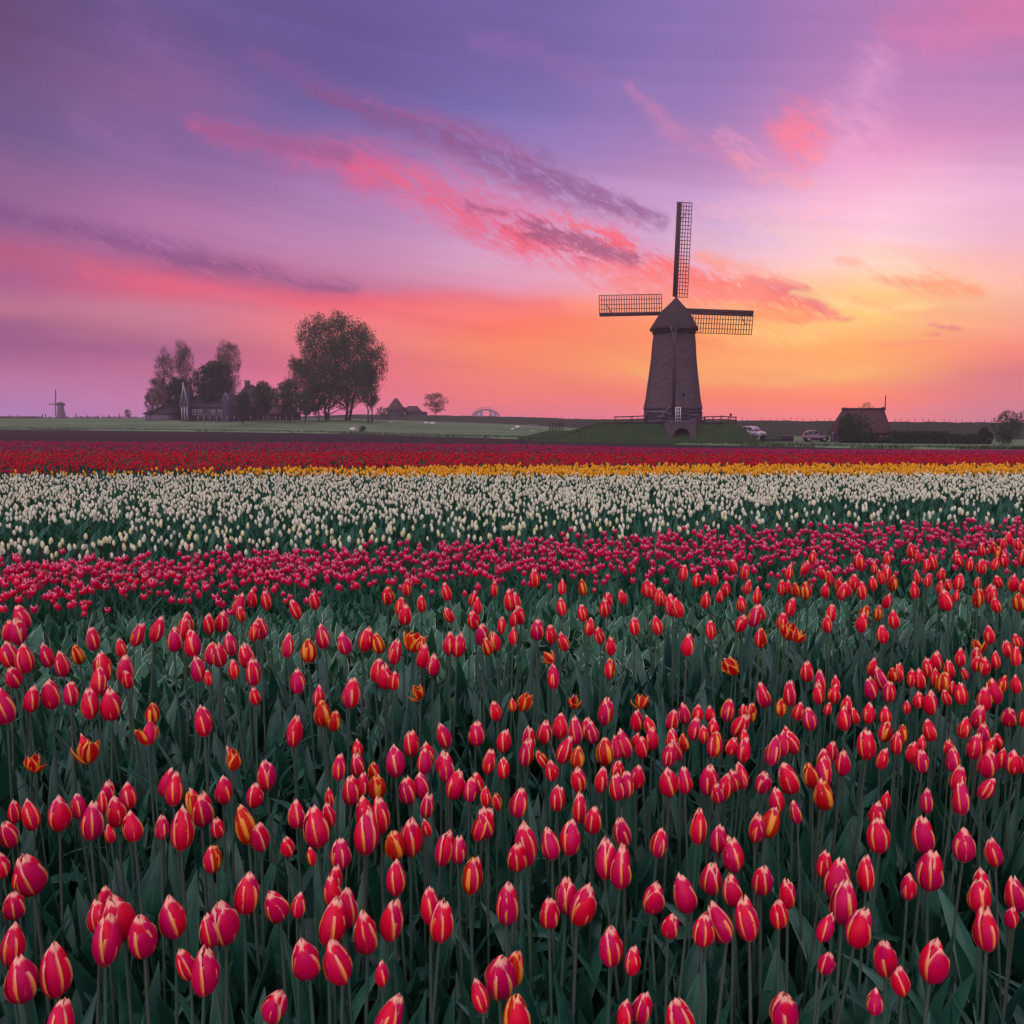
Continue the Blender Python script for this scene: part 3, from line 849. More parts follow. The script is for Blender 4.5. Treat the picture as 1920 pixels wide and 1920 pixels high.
for k in range(11):   # the arch stones
    t0, t1 = math.pi * k / 11 + .02, math.pi * (k + 1) / 11 - .02
    V = []
    for yy in (-.05, .05):
        for t, r_ in ((t0, ow), (t1, ow), (t1, ow + .2), (t0, ow + .2)):
            V.append((-r_ * math.cos(t), yy, oh - ow + r_ * math.sin(t)))
    a = Acc(); a.add(V, np.array([[0, 1, 2, 3], [7, 6, 5, 4], [0, 4, 5, 1], [1, 5, 6, 2], [2, 6, 7, 3], [3, 7, 4, 0]])); a.build('brick', M['brick'], portal)
a = Acc()
for k in range(9): a.bar((-ow + ow * 2 * k / 8, .25, 0), (-ow + ow * 2 * k / 8, .25, .34), .05)
a.bar((-ow, .25, .34), (ow, .25, .34), .06); a.build('grating', M['tar'], portal)
for s_ in (-1, 1):
    a = Acc(); a.bar((s_ * (hw + 1.9), 0.6, .1), (s_ * (hw + .1), 0.3, .9), .18); a.build('wing_wall', M['brick'], portal)

# ================================================================ fences
def fence(pts, label, h=1.05, rails=3, step=1.3, w=.11, m='fence', group=None):
    """pts: list of world points (feet); posts and rails are parts"""
    base = Vector(pts[0])
    e = empty('wooden_fence', base); tag(e, label, 'fence', group)
    for p, q in zip(pts[:-1], pts[1:]):
        p = Vector(p) - base; q = Vector(q) - base
        n_ = max(1, int(round((q - p).length / step)))
        for k in range(n_ + 1):
            c = p + (q - p) * k / n_
            a = Acc(); hh = h * random.uniform(.94, 1.08)
            a.box(c.x - w / 2, c.x + w / 2, c.y - w / 2, c.y + w / 2, c.z - .3, c.z + hh); a.build('post', M[m], e)
        for j in range(rails):
            z = h * (j + 1) / rails - .1
            a = Acc(); a.bar(p + Vector((0, -w * .6, z)), q + Vector((0, -w * .6, z + random.uniform(-.04, .04))), .05, .13); a.build('rail', M[m], e)
    return e
def foot(px, py, Y): return at(px, py, Y)
def mfoot(px, Y):
    x = colx(px, Y); return Vector((x, Y, float(moundz(np.array([[x]]), np.array([[Y]]))[0, 0])))
fence([mfoot(1153, 101.5), mfoot(1185, 101.0), mfoot(1212, 100.6), mfoot(1250, 100.2)], 'dark wooden rail fence on the mound left of the windmill', 1.0, 3, 1.5)
fence([mfoot(1306, 100.0), mfoot(1320, 100.3)], 'short dark wooden fence between the culvert and the right mound fence', .9, 2, 1.2)
fence([mfoot(1322, 100.4), mfoot(1352, 100.6), mfoot(1380, 101)], 'dark wooden rail fence on the mound right of the windmill', 1.0, 3, 1.1)
fence([foot(987, 807, 128), foot(1012, 808, 127)], 'pale grey post and rail fence left of the sluice gate', .9, 2, 1.1, .1, 'palewood')
fence([foot(1030, 808, 124), foot(1056, 806, 124)], 'tall slatted field gate fence left of the mound', 1.15, 4, .5, .12)
# thin posts: on the dike crest, and round the farm
def posts(lst, h, w, label, group, m='fence'):
    a = Acc(); a.box(-w / 2, w / 2, -w / 2, w / 2, -.2, 1.0)
    first = None
    for (p, hh) in lst:
        if first is None:
            o = a.build('fence_post', M[m]); first = o
        else: o = copy_obj(first)
        o.location = p; o.scale = (1, 1, hh * h)
        tag(o, label, 'post', group)
rp = random.Random(3)
lst = []
for p in np.arange(870, 1920, 13.0):
    if 1215 < p < 1312 or 1575 < p < 1665: continue
    q = p + rp.uniform(-3, 3); py, Y = crest(q)
    lst.append((at(q, py + 1.0, Y - .3), rp.uniform(.75, 1.1)))
posts(lst, .6, .05, 'thin grey wire fence post on the crest of the dike', 'fence posts along the dike crest')
lst = []
for p in list(range(372, 552, 11)):
    lst.append((at(p + rp.uniform(-2, 2), 790.5, 160), rp.uniform(.85, 1.15)))
posts(lst, 1.1, .12, 'pale fence post in the pasture in front of the farmhouse', 'fence posts in front of the farmhouse', 'palewood')
lst = []
for p in (18, 34, 80, 86, 143, 165, 185, 205, 224):
    lst.append((at(p, 784.5, 300), rp.uniform(.7, 1.3)))
posts(lst, 1.4, .22, 'small dark post standing on the far pasture near the distant windmill', 'posts on the far pasture')
bp = empty('bird_post', at(1370, 790, 141)); tag(bp, 'dark pole with a round top on the dike right of the windmill', 'pole')
a = Acc(); a.box(-.05, .05, -.05, .05, -.4, .9); a.build('pole', M['tar'], bp)
a = Acc(); a.tube([(0, 0, .85), (0, 0, 1.0), (0, 0, 1.2), (0, 0, 1.35)], [.08, .2, .2, .06], 8); a.build('top', M['tar'], bp)

# ================================================================ trees
def unit(v): return v / (np.linalg.norm(v) + 1e-9)
def tree(px, pybase, Y, hpx, wpx, label, fol, group=None, shape='round', trunks=1, nleaf=5000, leaf=.22, bare=.22, seed=1, name='tree', tr=None, depth=None, limbs=16, clump=.55, up=.35, stems=None, fill=.4):
    r_ = np.random.default_rng(seed)
    k = Y / FPX; H = hpx * k; Wd = wpx * k / 2
    base = at(px, pybase, Y)
    e = empty(name, base); tag(e, label, name, group)
    D = (depth or 1.0) * Wd
    zc = H * (bare + (1 - bare) / 2); rz = H * (1 - bare) / 2
    lobes = [(r_.uniform(0, 6.28), r_.uniform(2, 6), r_.uniform(.02, .07)) for _ in range(5)]
    def env(p):     # inside the crown envelope (0 centre .. 1 surface), lumpy
        z = (p[2] - zc) / rz
        w = {'round': 1.0, 'column': 1.0, 'cone': max(.12, .95 - .5 * (z + 1) / 2 * 1.4), 'vase': .62 + .38 * min(1, (z + 1))}[shape]
        th_ = math.atan2(p[2] - zc, p[0] * rz / Wd)
        lump = 1 + sum(c * math.sin(b * th_ + a_) for a_, b, c in lobes)
        return math.sqrt((p[0] / (Wd * w)) ** 2 + (p[1] / (D * w)) ** 2 + abs(z) ** 2.6) / lump
    tips = []
    a = Acc()
    tr = tr or H * .012
    if stems is None: stems = [((t - (trunks - 1) / 2) / max(trunks, 1) * .7, (t - (trunks - 1) / 2) / max(trunks, 1) * 1.1) for t in range(trunks)]
    for t, (f0, f1) in enumerate(stems):
        sx = f1 * Wd
        b0 = np.array([f0 * Wd, r_.uniform(-.3, .3) * (len(stems) > 1) * D * .5, -.3])
        top = np.array([sx + r_.normal(0, .06 * Wd), b0[1], H * (.86 if len(stems) == 1 else r_.uniform(.62, .86))])
        pts = []; n_ = 8; w1, w2 = r_.normal(0, .05, 2)
        for i_ in range(n_):
            f = i_ / (n_ - 1)
            pts.append(b0 * (1 - f) + top * f + np.array([math.sin(f * 6 + t * 2) * Wd * w1 * f, math.cos(f * 4) * Wd * w2 * f, 0]))
        a.tube([tuple(p) for p in pts], [tr * (1.35 if i_ == 0 else 1) * (1 - .9 * i_ / (n_ - 1)) for i_ in range(n_)], 7)
        for l in range(limbs):
            f = bare * .7 + (1 - bare * .7) * (l + r_.random()) / limbs * .95
            j = min(int(f * (n_ - 1)), n_ - 2); g = f * (n_ - 1) - j
            p0 = pts[j] * (1 - g) + pts[j + 1] * g
            for _ in range(40):
                ang = r_.random() * 2 * math.pi
                q = np.array([math.cos(ang) * Wd * r_.uniform(.4, 1.0) + sx * .6, math.sin(ang) * D * r_.uniform(.3, 1.0), p0[2] + H * up * r_.uniform(.15, 1.0)])
                if env(q) < .97: break
            else:
                q = p0 + np.array([math.cos(ang) * Wd * .3, math.sin(ang) * D * .3, H * .05])
            mid = (p0 + q) / 2 + np.array([0, 0, -H * .025 + r_.normal(0, H * .012)])
            r0 = tr * (1 - .8 * f) * .42
            a.tube([tuple(p0), tuple(mid), tuple(q)], [r0, r0 * .6, r0 * .2], 4, cap=False)
            for s_ in range(7):
                g = r_.uniform(.25, 1.0)
                c0 = p0 * (1 - g) + q * g
                for _ in range(12):
                    c1 = c0 + np.array([r_.normal(0, .24 * Wd), r_.normal(0, .24 * D), abs(r_.normal(0, .09 * H))])
                    if env(c1) < 1.0: break
                a.tube([tuple(c0), tuple(c1)], [r0 * .3, r0 * .08], 3, cap=False)
                tips += [c1, (c0 + c1) / 2]
            tips.append(q)
    a.build('trunk', M['bark'], e)
    tips = np.array(tips)
    a = Acc()
    n1 = int(nleaf * (1 - fill))
    ci = r_.integers(0, len(tips), n1)
    P1 = tips[ci] + r_.normal(0, 1, (n1, 3)) * np.array([clump, clump, clump * .8]) * (H * .05)
    # twigs over the whole volume, in small drifts that leave gaps
    cen = []
    while len(cen) < max(20, nleaf // 60):
        q = np.array([r_.uniform(-Wd, Wd), r_.uniform(-D, D), r_.uniform(bare * H, H)])
        v = env(q)
        if v < .97 and (v > .45 or r_.random() < .4): cen.append(q)
    cen = np.array(cen)
    n2 = nleaf - n1
    P2 = cen[r_.integers(0, len(cen), n2)] + r_.normal(0, 1, (n2, 3)) * np.array([.016, .016, .028]) * H
    P = np.concatenate([P1, P2])
    keep = np.array([env(p) < 1.04 + r_.normal(0, .035) and p[2] > 0 for p in P])
    P = P[keep]
    k_ = len(P)
    S = leaf * r_.uniform(.55, 1.4, k_)
    # leaves mostly hang or stand along their twigs
    w_ = r_.normal(0, .55, (k_, 3)) + np.array([0, 0, 1.0]); w_ /= np.linalg.norm(w_, axis=1)[:, None]
    u_ = np.cross(w_, r_.normal(0, 1, (k_, 3))); u_ /= np.linalg.norm(u_, axis=1)[:, None]
    v_ = np.cross(w_, u_)
    A = np.stack([w_ * S[:, None], u_ * S[:, None] * .62, v_ * S[:, None]], -1)
    LT = (np.array([[-.6, 0, 0], [0, -.5, .1], [.6, 0, 0], [0, .5, .1]]), np.array([[0, 1, 2, 3]]), None, np.array([0]))
    a.many(LT, A, P)
    a.build('crown', M[fol], e)
    return e

TY_ = 165.0
tree(640, 789, 168, 199, 172, 'broad dark leafy tree, the largest, right of the farmhouse', 'fol_mid', 'trees around the farmhouse', 'round', 3, 44000, 0.25, .13, 3, limbs=22, clump=.6, depth=.8, fill=.55, stems=[(-.34, -.62), (-.30, -.05), (.10, .30), (.14, .62)], tr=.26)
tree(566, 789, 175, 122, 70, 'thin brown tree leaning out behind the largest tree', 'fol_pale', 'trees around the farmhouse', 'round', 2, 11000, 0.187, .12, 4, limbs=14)
tree(598, 789, 163, 78, 44, 'small dark bushy tree under the left of the largest tree', 'fol_dark', 'trees around the farmhouse', 'round', 1, 7800, 0.204, .10, 5, limbs=12)
tree(694, 789, 160, 116, 44, 'slim leafy tree at the right edge under the largest tree', 'fol_mid', 'trees around the farmhouse', 'round', 2, 9000, 0.187, .2, 15, limbs=12)
tree(540, 789, 160, 78, 46, 'open leafy orchard tree left of the largest tree', 'fol_mid', 'trees around the farmhouse', 'round', 2, 8000, 0.187, .16, 6, limbs=12)
tree(498, 788, 160, 72, 50, 'low dark orchard tree beside the farmhouse gable', 'fol_mid', 'trees around the farmhouse', 'round', 2, 9500, 0.187, .2, 7, limbs=12)
tree(572, 790, 158, 60, 36, 'short leafy tree with a bare stem left of the dark bushy one', 'fol_mid', 'trees around the farmhouse', 'round', 1, 6000, 0.187, .2, 16, limbs=10)
tree(349, 788, 176, 148, 46, 'tall thin poplar, right of the pair left of the farmhouse', 'fol_pale', 'trees around the farmhouse', 'column', 1, 10500, 0.170, .12, 8, limbs=34, up=.22, clump=.42)
tree(312, 788, 172, 136, 40, 'tall thin poplar, left of the pair left of the farmhouse', 'fol_pale', 'trees around the farmhouse', 'column', 1, 7500, 0.170, .14, 9, limbs=28, up=.22, clump=.42)
tree(430, 788, 180, 150, 50, 'reddish upright poplar behind the dense round tree', 'fol_pale', 'trees around the farmhouse', 'column', 1, 14500, 0.170, .12, 10, limbs=36, up=.24, clump=.4)
tree(401, 780, 168, 104, 72, 'dense dark green round tree behind the farmhouse', 'fol_dark', 'trees around the farmhouse', 'round', 1, 18000, 0.255, .02, 11, limbs=30, clump=.5)
tree(338, 786, 171, 76, 54, 'dense low dark tree beside the white gable', 'fol_dark', 'trees around the farmhouse', 'round', 1, 11000, 0.238, .02, 12, limbs=24, clump=.5)
tree(296, 786, 168, 76, 40, 'small thin tree above the left farm shed', 'fol_pale', 'trees around the farmhouse', 'round', 1, 5100, 0.170, .16, 13, limbs=16)
tree(282, 784, 166, 44, 24, 'smallest thin tree at the left end of the farm', 'fol_pale', 'trees around the farmhouse', 'round', 1, 1800, 0.153, .1, 14, limbs=10)
tree(456, 792, 156, 56, 34, 'grey green willow bush in front of the farmhouse', 'fol_mid', 'trees around the farmhouse', 'round', 1, 9600, 0.170, .02, 17, limbs=20, clump=.5)
tree(817, 782, 245, 46, 48, 'round leafless tree standing alone between the far farm and the bridge', 'fol_twig', None, 'round', 1, 7800, 0.153, .16, 18, limbs=26, clump=.5)
tree(240, 785, 380, 18, 14, 'tiny hazy tree on the skyline right of the distant windmill', 'fol_pale', None, 'round', 1, 1500, 0.297, .1, 19, limbs=8)
tree(1585, 838, 96.5, 62, 30, 'slim bushy tree at the left end of the thatched cottage', 'hedge', 'trees by the thatched cottage', 'round', 2, 12600, 0.111, .02, 20, limbs=18)
tree(1622, 834, 106, 82, 36, 'thin twiggy tree showing above the cottage ridge', 'fol_mid', 'trees by the thatched cottage', 'round', 2, 2200, 0.102, .3, 21, limbs=14)
tree(1622, 838, 96.2, 28, 44, 'low rounded bush in front of the thatched cottage', 'hedge', 'trees by the thatched cottage', 'round', 1, 11400, 0.102, .0, 22, limbs=16, name='bush')
tree(1606, 838, 96, 66, 56, 'loose spring bush growing across the cottage roof', 'fol_mid', 'trees by the thatched cottage', 'round', 2, 6000, 0.102, .05, 23, limbs=18)
tree(1888, 842, 93, 73, 66, 'open leafy tree at the right edge of the photograph', 'fol_mid', 'trees by the thatched cottage', 'vase', 3, 4600, 0.111, .16, 24, limbs=16)
tree(1845, 842, 95, 42, 26, 'tall clipped dark shrub left of the tree at the right edge', 'hedge', 'trees by the thatched cottage', 'column', 1, 10200, 0.102, .0, 25, limbs=14, name='shrub')
tree(680, 816, 128, 18, 15, 'small yellow green bush alone on the meadow', 'fol_mid', None, 'round', 1, 2100, 0.085, .05, 26, limbs=12, name='bush')
tree(722, 782, 250, 20, 40, 'low scrub left of the far pyramid roofed farm', 'fol_pale', None, 'round', 2, 3300, 0.187, .0, 27, limbs=10, name='scrub')
tree(757, 781, 251, 17, 22, 'low scrub between the two far farm roofs', 'fol_pale', None, 'round', 1, 2100, 0.187, .0, 28, limbs=8, name='scrub')

def hedge(px0, px1, pyt, pyb, Y, dep, label, n_=5000, fol='hedge', leaf=.13, seed=1):
    r_ = np.random.default_rng(seed)
    p0 = at(px0, pyb, Y); p1 = at(px1, pyb, Y); h = (pyb - pyt) * Y / FPX
    L = p1.x - p0.x
    P = np.stack([r_.uniform(0, L, n_), r_.uniform(0, dep, n_), r_.uniform(-.1, h, n_)], 1)
    side = r_.integers(0, 4, n_)
    P[side == 0, 1] = r_.normal(0, .07, (side == 0).sum()); P[side == 1, 2] = h + r_.normal(0, .07, (side == 1).sum())
    P[side == 2, 1] = r_.normal(0, .09, (side == 2).sum())
    S = leaf * r_.uniform(.6, 1.4, n_)
    u_ = r_.normal(0, 1, (n_, 3)); u_ /= np.linalg.norm(u_, axis=1)[:, None]
    v_ = np.cross(u_, r_.normal(0, 1, (n_, 3))); v_ /= np.linalg.norm(v_, axis=1)[:, None]
    w_ = np.cross(u_, v_)
    e = empty('hedge', p0); tag(e, label, 'hedge')
    a = Acc()
    LT = (np.array([[-.6, 0, 0], [0, -.55, .1], [.6, 0, 0], [0, .55, .1]]), np.array([[0, 1, 2, 3]]), None, np.array([0]))
    a.many(LT, np.stack([u_ * S[:, None], v_ * S[:, None], w_ * S[:, None]], -1), P)
    a.build('foliage', M[fol], e)
    a = Acc(); a.box(.12, L - .12, .12, dep - .1, -.1, h - .12); a.build('inner_growth', M['fol_dark'], e)
hedge(1672, 1779, 811, 841, 94.5, 1.6, 'long clipped dark hedge right of the thatched cottage', 7000, seed=2)
hedge(1789, 1832, 816, 842, 94, 1.4, 'short square clipped hedge between the long hedge and the shrub', 3500, seed=3)
hedge(1640, 1690, 822, 838, 95.5, 1.2, 'low hedge in front of the cottage wall', 2600, seed=4)

# ================================================================ farm buildings
def roofed(name, label, cat, px0, px1, Y, dep, pyb, pye, pyr, hip0, hip1, wm, rm, wins=(), rz=0.0, over=.3, group=None, chim=(), gable=False):
    """simple building: walls to the eaves row pye, ridge at pyr, hips in px at each end"""
    k = Y / FPX
    b0 = at((px0 + px1) / 2, pyb, Y)
    e = empty(name, b0, rz); tag(e, label, cat, group)
    hw = (px1 - px0) / 2 * k; he = (pyb - pye) * k; hr = (pyb - pyr) * k
    a = Acc(); a.box(-hw, hw, 0, dep, -.5, he); a.build('wall', M[wm], e)
    o = over; h0, h1 = hip0 * k, hip1 * k
    a = Acc()
    V = [(-hw - o, -o, he), (hw + o, -o, he), (hw + o, dep + o, he), (-hw - o, dep + o, he), (-hw - o + h0, dep / 2, hr), (hw + o - h1, dep / 2, hr)]
    V += [(x, y, z - .16) for x, y, z in V[:4]]
    a.add(V, [[0, 1, 5, 4], [1, 2, 5], [2, 3, 4, 5], [3, 0, 4], [6, 7, 1, 0], [7, 8, 2, 1], [8, 9, 3, 2], [9, 6, 0, 3], [9, 8, 7, 6]])
    rf = a.build('roof', M[rm], e)
    if h1 - h0 < 100:
        a = Acc(); a.bar((-hw - o + h0, dep / 2, hr + .04), (hw + o - h1, dep / 2, hr + .04), .22, .14); a.build('ridge', M[rm], rf)
    for (wx0, wx1, wy0, wy1) in wins:
        c = (px0 + px1) / 2
        x0, x1 = (wx0 - c) * k, (wx1 - c) * k; za, zb = (pyb - wy1) * k, (pyb - wy0) * k
        a = Acc(); t = .08
        a.box(x0, x1, -.08, 0, za, za + t); a.box(x0, x1, -.08, 0, zb - t, zb); a.box(x0, x0 + t, -.08, 0, za + t, zb - t); a.box(x1 - t, x1, -.08, 0, za + t, zb - t)
        a.box((x0 + x1) / 2 - .03, (x0 + x1) / 2 + .03, -.07, 0, za + t, zb - t)
        w = a.build('window', M['dulltrim'], e)
        a = Acc(); a.box(x0 + t, x1 - t, -.03, .01, za + t, zb - t); a.build('pane', M['glass'], w)
    for (cx_, top, w_) in chim:
        c = (px0 + px1) / 2
        a = Acc(); a.box((cx_ - c) * k - w_ / 2, (cx_ - c) * k + w_ / 2, dep / 2 - w_ / 2, dep / 2 + w_ / 2, hr - .6, (pyb - top) * k); a.build('chimney', M['brick'], rf)
    return e
fw = [(x, x + 7, 768, 778) for x in (362, 373, 397, 410, 423)]
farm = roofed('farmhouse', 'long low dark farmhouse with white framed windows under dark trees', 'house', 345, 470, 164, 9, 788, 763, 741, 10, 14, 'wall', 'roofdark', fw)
kf = 164 / FPX
def gable(px0, px1, pye, pyap, yoff, parent, pyb=788, cpx=407.5, wallm='wall', roofd=4.0, bm='dulltrim'):
    """a front gable with white barge boards; parts of the farmhouse"""
    x0, x1 = (px0 - cpx) * kf, (px1 - cpx) * kf; xm = (x0 + x1) / 2
    ze, za = (pyb - pye) * kf, (pyb - pyap) * kf
    a = Acc(); a.add([(x0, yoff, -.3), (x1, yoff, -.3), (x1, yoff, ze), (xm, yoff, za), (x0, yoff, ze), (x0, yoff + roofd, -.3), (x1, yoff + roofd, -.3), (x1, yoff + roofd, ze), (xm, yoff + roofd, za), (x0, yoff + roofd, ze)],
                     [[0, 1, 2, 3, 4], [1, 6, 7, 2], [5, 0, 4, 9], [4, 3, 8, 9], [3, 2, 7, 8], [6, 5, 9, 8, 7]]); g_ = a.build('gable', M[wallm], parent)
    a = Acc(); a.bar((x0 - .15, yoff - .08, ze - .2), (xm, yoff - .08, za + .1), .10, .20); a.build('barge_board', M[bm], g_)
    a = Acc(); a.bar((xm, yoff - .10, za + .1), (x1 + .15, yoff - .10, ze - .2), .10, .20); a.build('barge_board', M[bm], g_)
    return g_
g1 = gable(343, 356.5, 762, 725, -.7, farm)
a = Acc(); a.box((349.2 - 407.5) * kf - .06, (349.2 - 407.5) * kf + .06, -.86, -.74, (788 - 725) * kf, (788 - 719) * kf); a.build('finial', M['trim'], g1)
a = Acc()
for x in (344.5, 349.5, 354.5): a.box((x - 407.5) * kf - .08, (x - 407.5) * kf + .08, -.80, -.71, .2, (788 - 763) * kf)
a.build('corner_board', M['dulltrim'], g1)
g2 = gable(421, 436, 757, 738, -1.2, farm, bm='greywall')
barn = roofed('tall_barn', 'tall dark barn roof with a gable and chimney behind the willow bush', 'barn', 432, 480, 172, 12, 788, 764, 724, 14, 14, 'wall', 'roofdark', [(440, 446, 768, 777), (470, 476, 768, 778)], chim=((449, 712, .9), (458, 720, .6)))
shedL = roofed('farm_shed', 'grey walled shed with a sloping roof at the left end of the farm', 'shed', 272, 318, 166, 8, 788, 775, 757, 34, 0, 'greywall', 'roofdark', [(309, 314, 776, 784)])
shedR = roofed('low_barn', 'low dark barn with a shallow roof right of the farmhouse', 'barn', 482, 545, 166, 8, 790, 775, 760, 6, 16, 'wall', 'rooftile')
fr_ = roofed('far_farm', 'far farm with a steep pyramid roof beyond the dike', 'farmhouse', 727, 755, 258, 4.6, 784, 768, 748, 12.5, 12.5, 'wall', 'rooftile')
fr2 = roofed('far_barn', 'far low hip roofed barn beside the pyramid roofed farm', 'barn', 760, 787, 262, 6, 784, 772, 762, 4, 8, 'wall', 'rooftile')
fr3 = roofed('small_shed', 'small flat dark shed at the right of the far barn', 'shed', 786, 799, 258, 3, 784, 774, 772.5, 2, 2, 'wall', 'roofdark')
cot = roofed('thatched_cottage', 'cottage with a large steep brown roof right of the parked cars', 'cottage', 1578, 1664, 98, 3.4, 838, 811, 767, 15, 3, 'wall', 'rooftile', [(1648, 1654, 817, 827), (1658, 1664, 817, 827)], chim=())
a = Acc(); kx = 98 / FPX
a.bar(((1668 - 1621) * kx, 1.7, (838 - 770) * kx), ((1668 - 1621) * kx, 1.7, (838 - 742) * kx), .09); a.build('mast', M['tar'], cot)
a = Acc(); a.box((1590 - 1621) * kx - .2, (1590 - 1621) * kx + .3, 1.5, 1.9, (838 - 769) * kx, (838 - 764.5) * kx); a.box((1664 - 1621) * kx - .1, (1664 - 1621) * kx + .25, 1.5, 1.9, (838 - 769) * kx, (838 - 763.5) * kx); a.build('ridge_end', M['rooftile'], cot)

# distant windmill
DY = 470; kd = DY / FPX
dm = empty('distant_windmill', at(115, 784, DY)); tag(dm, 'tiny hazy distant windmill on the left skyline', 'windmill', 'windmills')
a = Acc(); a.rings([oct_ring(w * kd, (784 - y) * kd) for y, w in ((785, 8.6), (779, 7.6), (772, 6.2), (766, 5.4), (760, 4.9))]); a.build('body', M['thatch'], dm)
a = Acc(); a.rings([[(x * kd * .9, yy * kd * .6, (784 - y) * kd) for x, yy in ((-s, -s), (s, -s), (s, s), (-s, s))] for y, s in ((761, 7.2), (758, 7.4), (755.5, 5.0), (754.5, 3))]); a.build('cap', M['cap_thatch'], dm)
hubd = Vector((-6.5 * kd, -1.5, (784 - 758.5) * kd))
for (ux, uz, L) in ((.06, 1, 27), (-1, .02, 13), (1, -.02, 9), (-.06, -1, 22)):
    a = Acc(); a.bar(hubd, hubd + Vector((ux, 0, uz)) * L * kd, .42 if abs(uz) > .5 else .5); a.build('sail', M['sailwood'], dm)

# far arched bridge
BY = 300; kb = BY / FPX
br_ = empty('arched_bridge', at(911, 784, BY)); tag(br_, 'pale arched bridge with railings on the skyline left of the mound', 'bridge')
ax = np.linspace(-25, 25, 15)
def bzz(x): return (784 - 768.5 - 11 * (abs(x) / 25) ** 2.2) * kb
a = Acc()
for x0_, x1_ in zip(ax[:-1], ax[1:]): a.bar((x0_ * kb, 0, bzz(x0_)), (x1_ * kb, 0, bzz(x1_)), 2.0, .5)
a.build('deck', M['steel'], br_)
for sy in (-1, 1):
    a = Acc()
    for x0_, x1_ in zip(ax[:-1], ax[1:]):
        a.bar((x0_ * kb, sy, bzz(x0_) + .85), (x1_ * kb, sy, bzz(x1_) + .85), .10)
        a.bar((x0_ * kb, sy, bzz(x0_)), (x0_ * kb, sy, bzz(x0_) + .85), .10)
    a.build('railing', M['steel'], br_)
for s in (-1, 1):
    a = Acc(); a.box(s * 9 * kb - .5, s * 9 * kb + .5, -1, 1, -1, bzz(9) - .2); a.build('pier', M['steel'], br_)
    a = Acc(); a.box(s * 17 * kb - .5, s * 17 * kb + .5, -1, 1, -1, bzz(17) - .2); a.build('pier', M['steel'], br_)

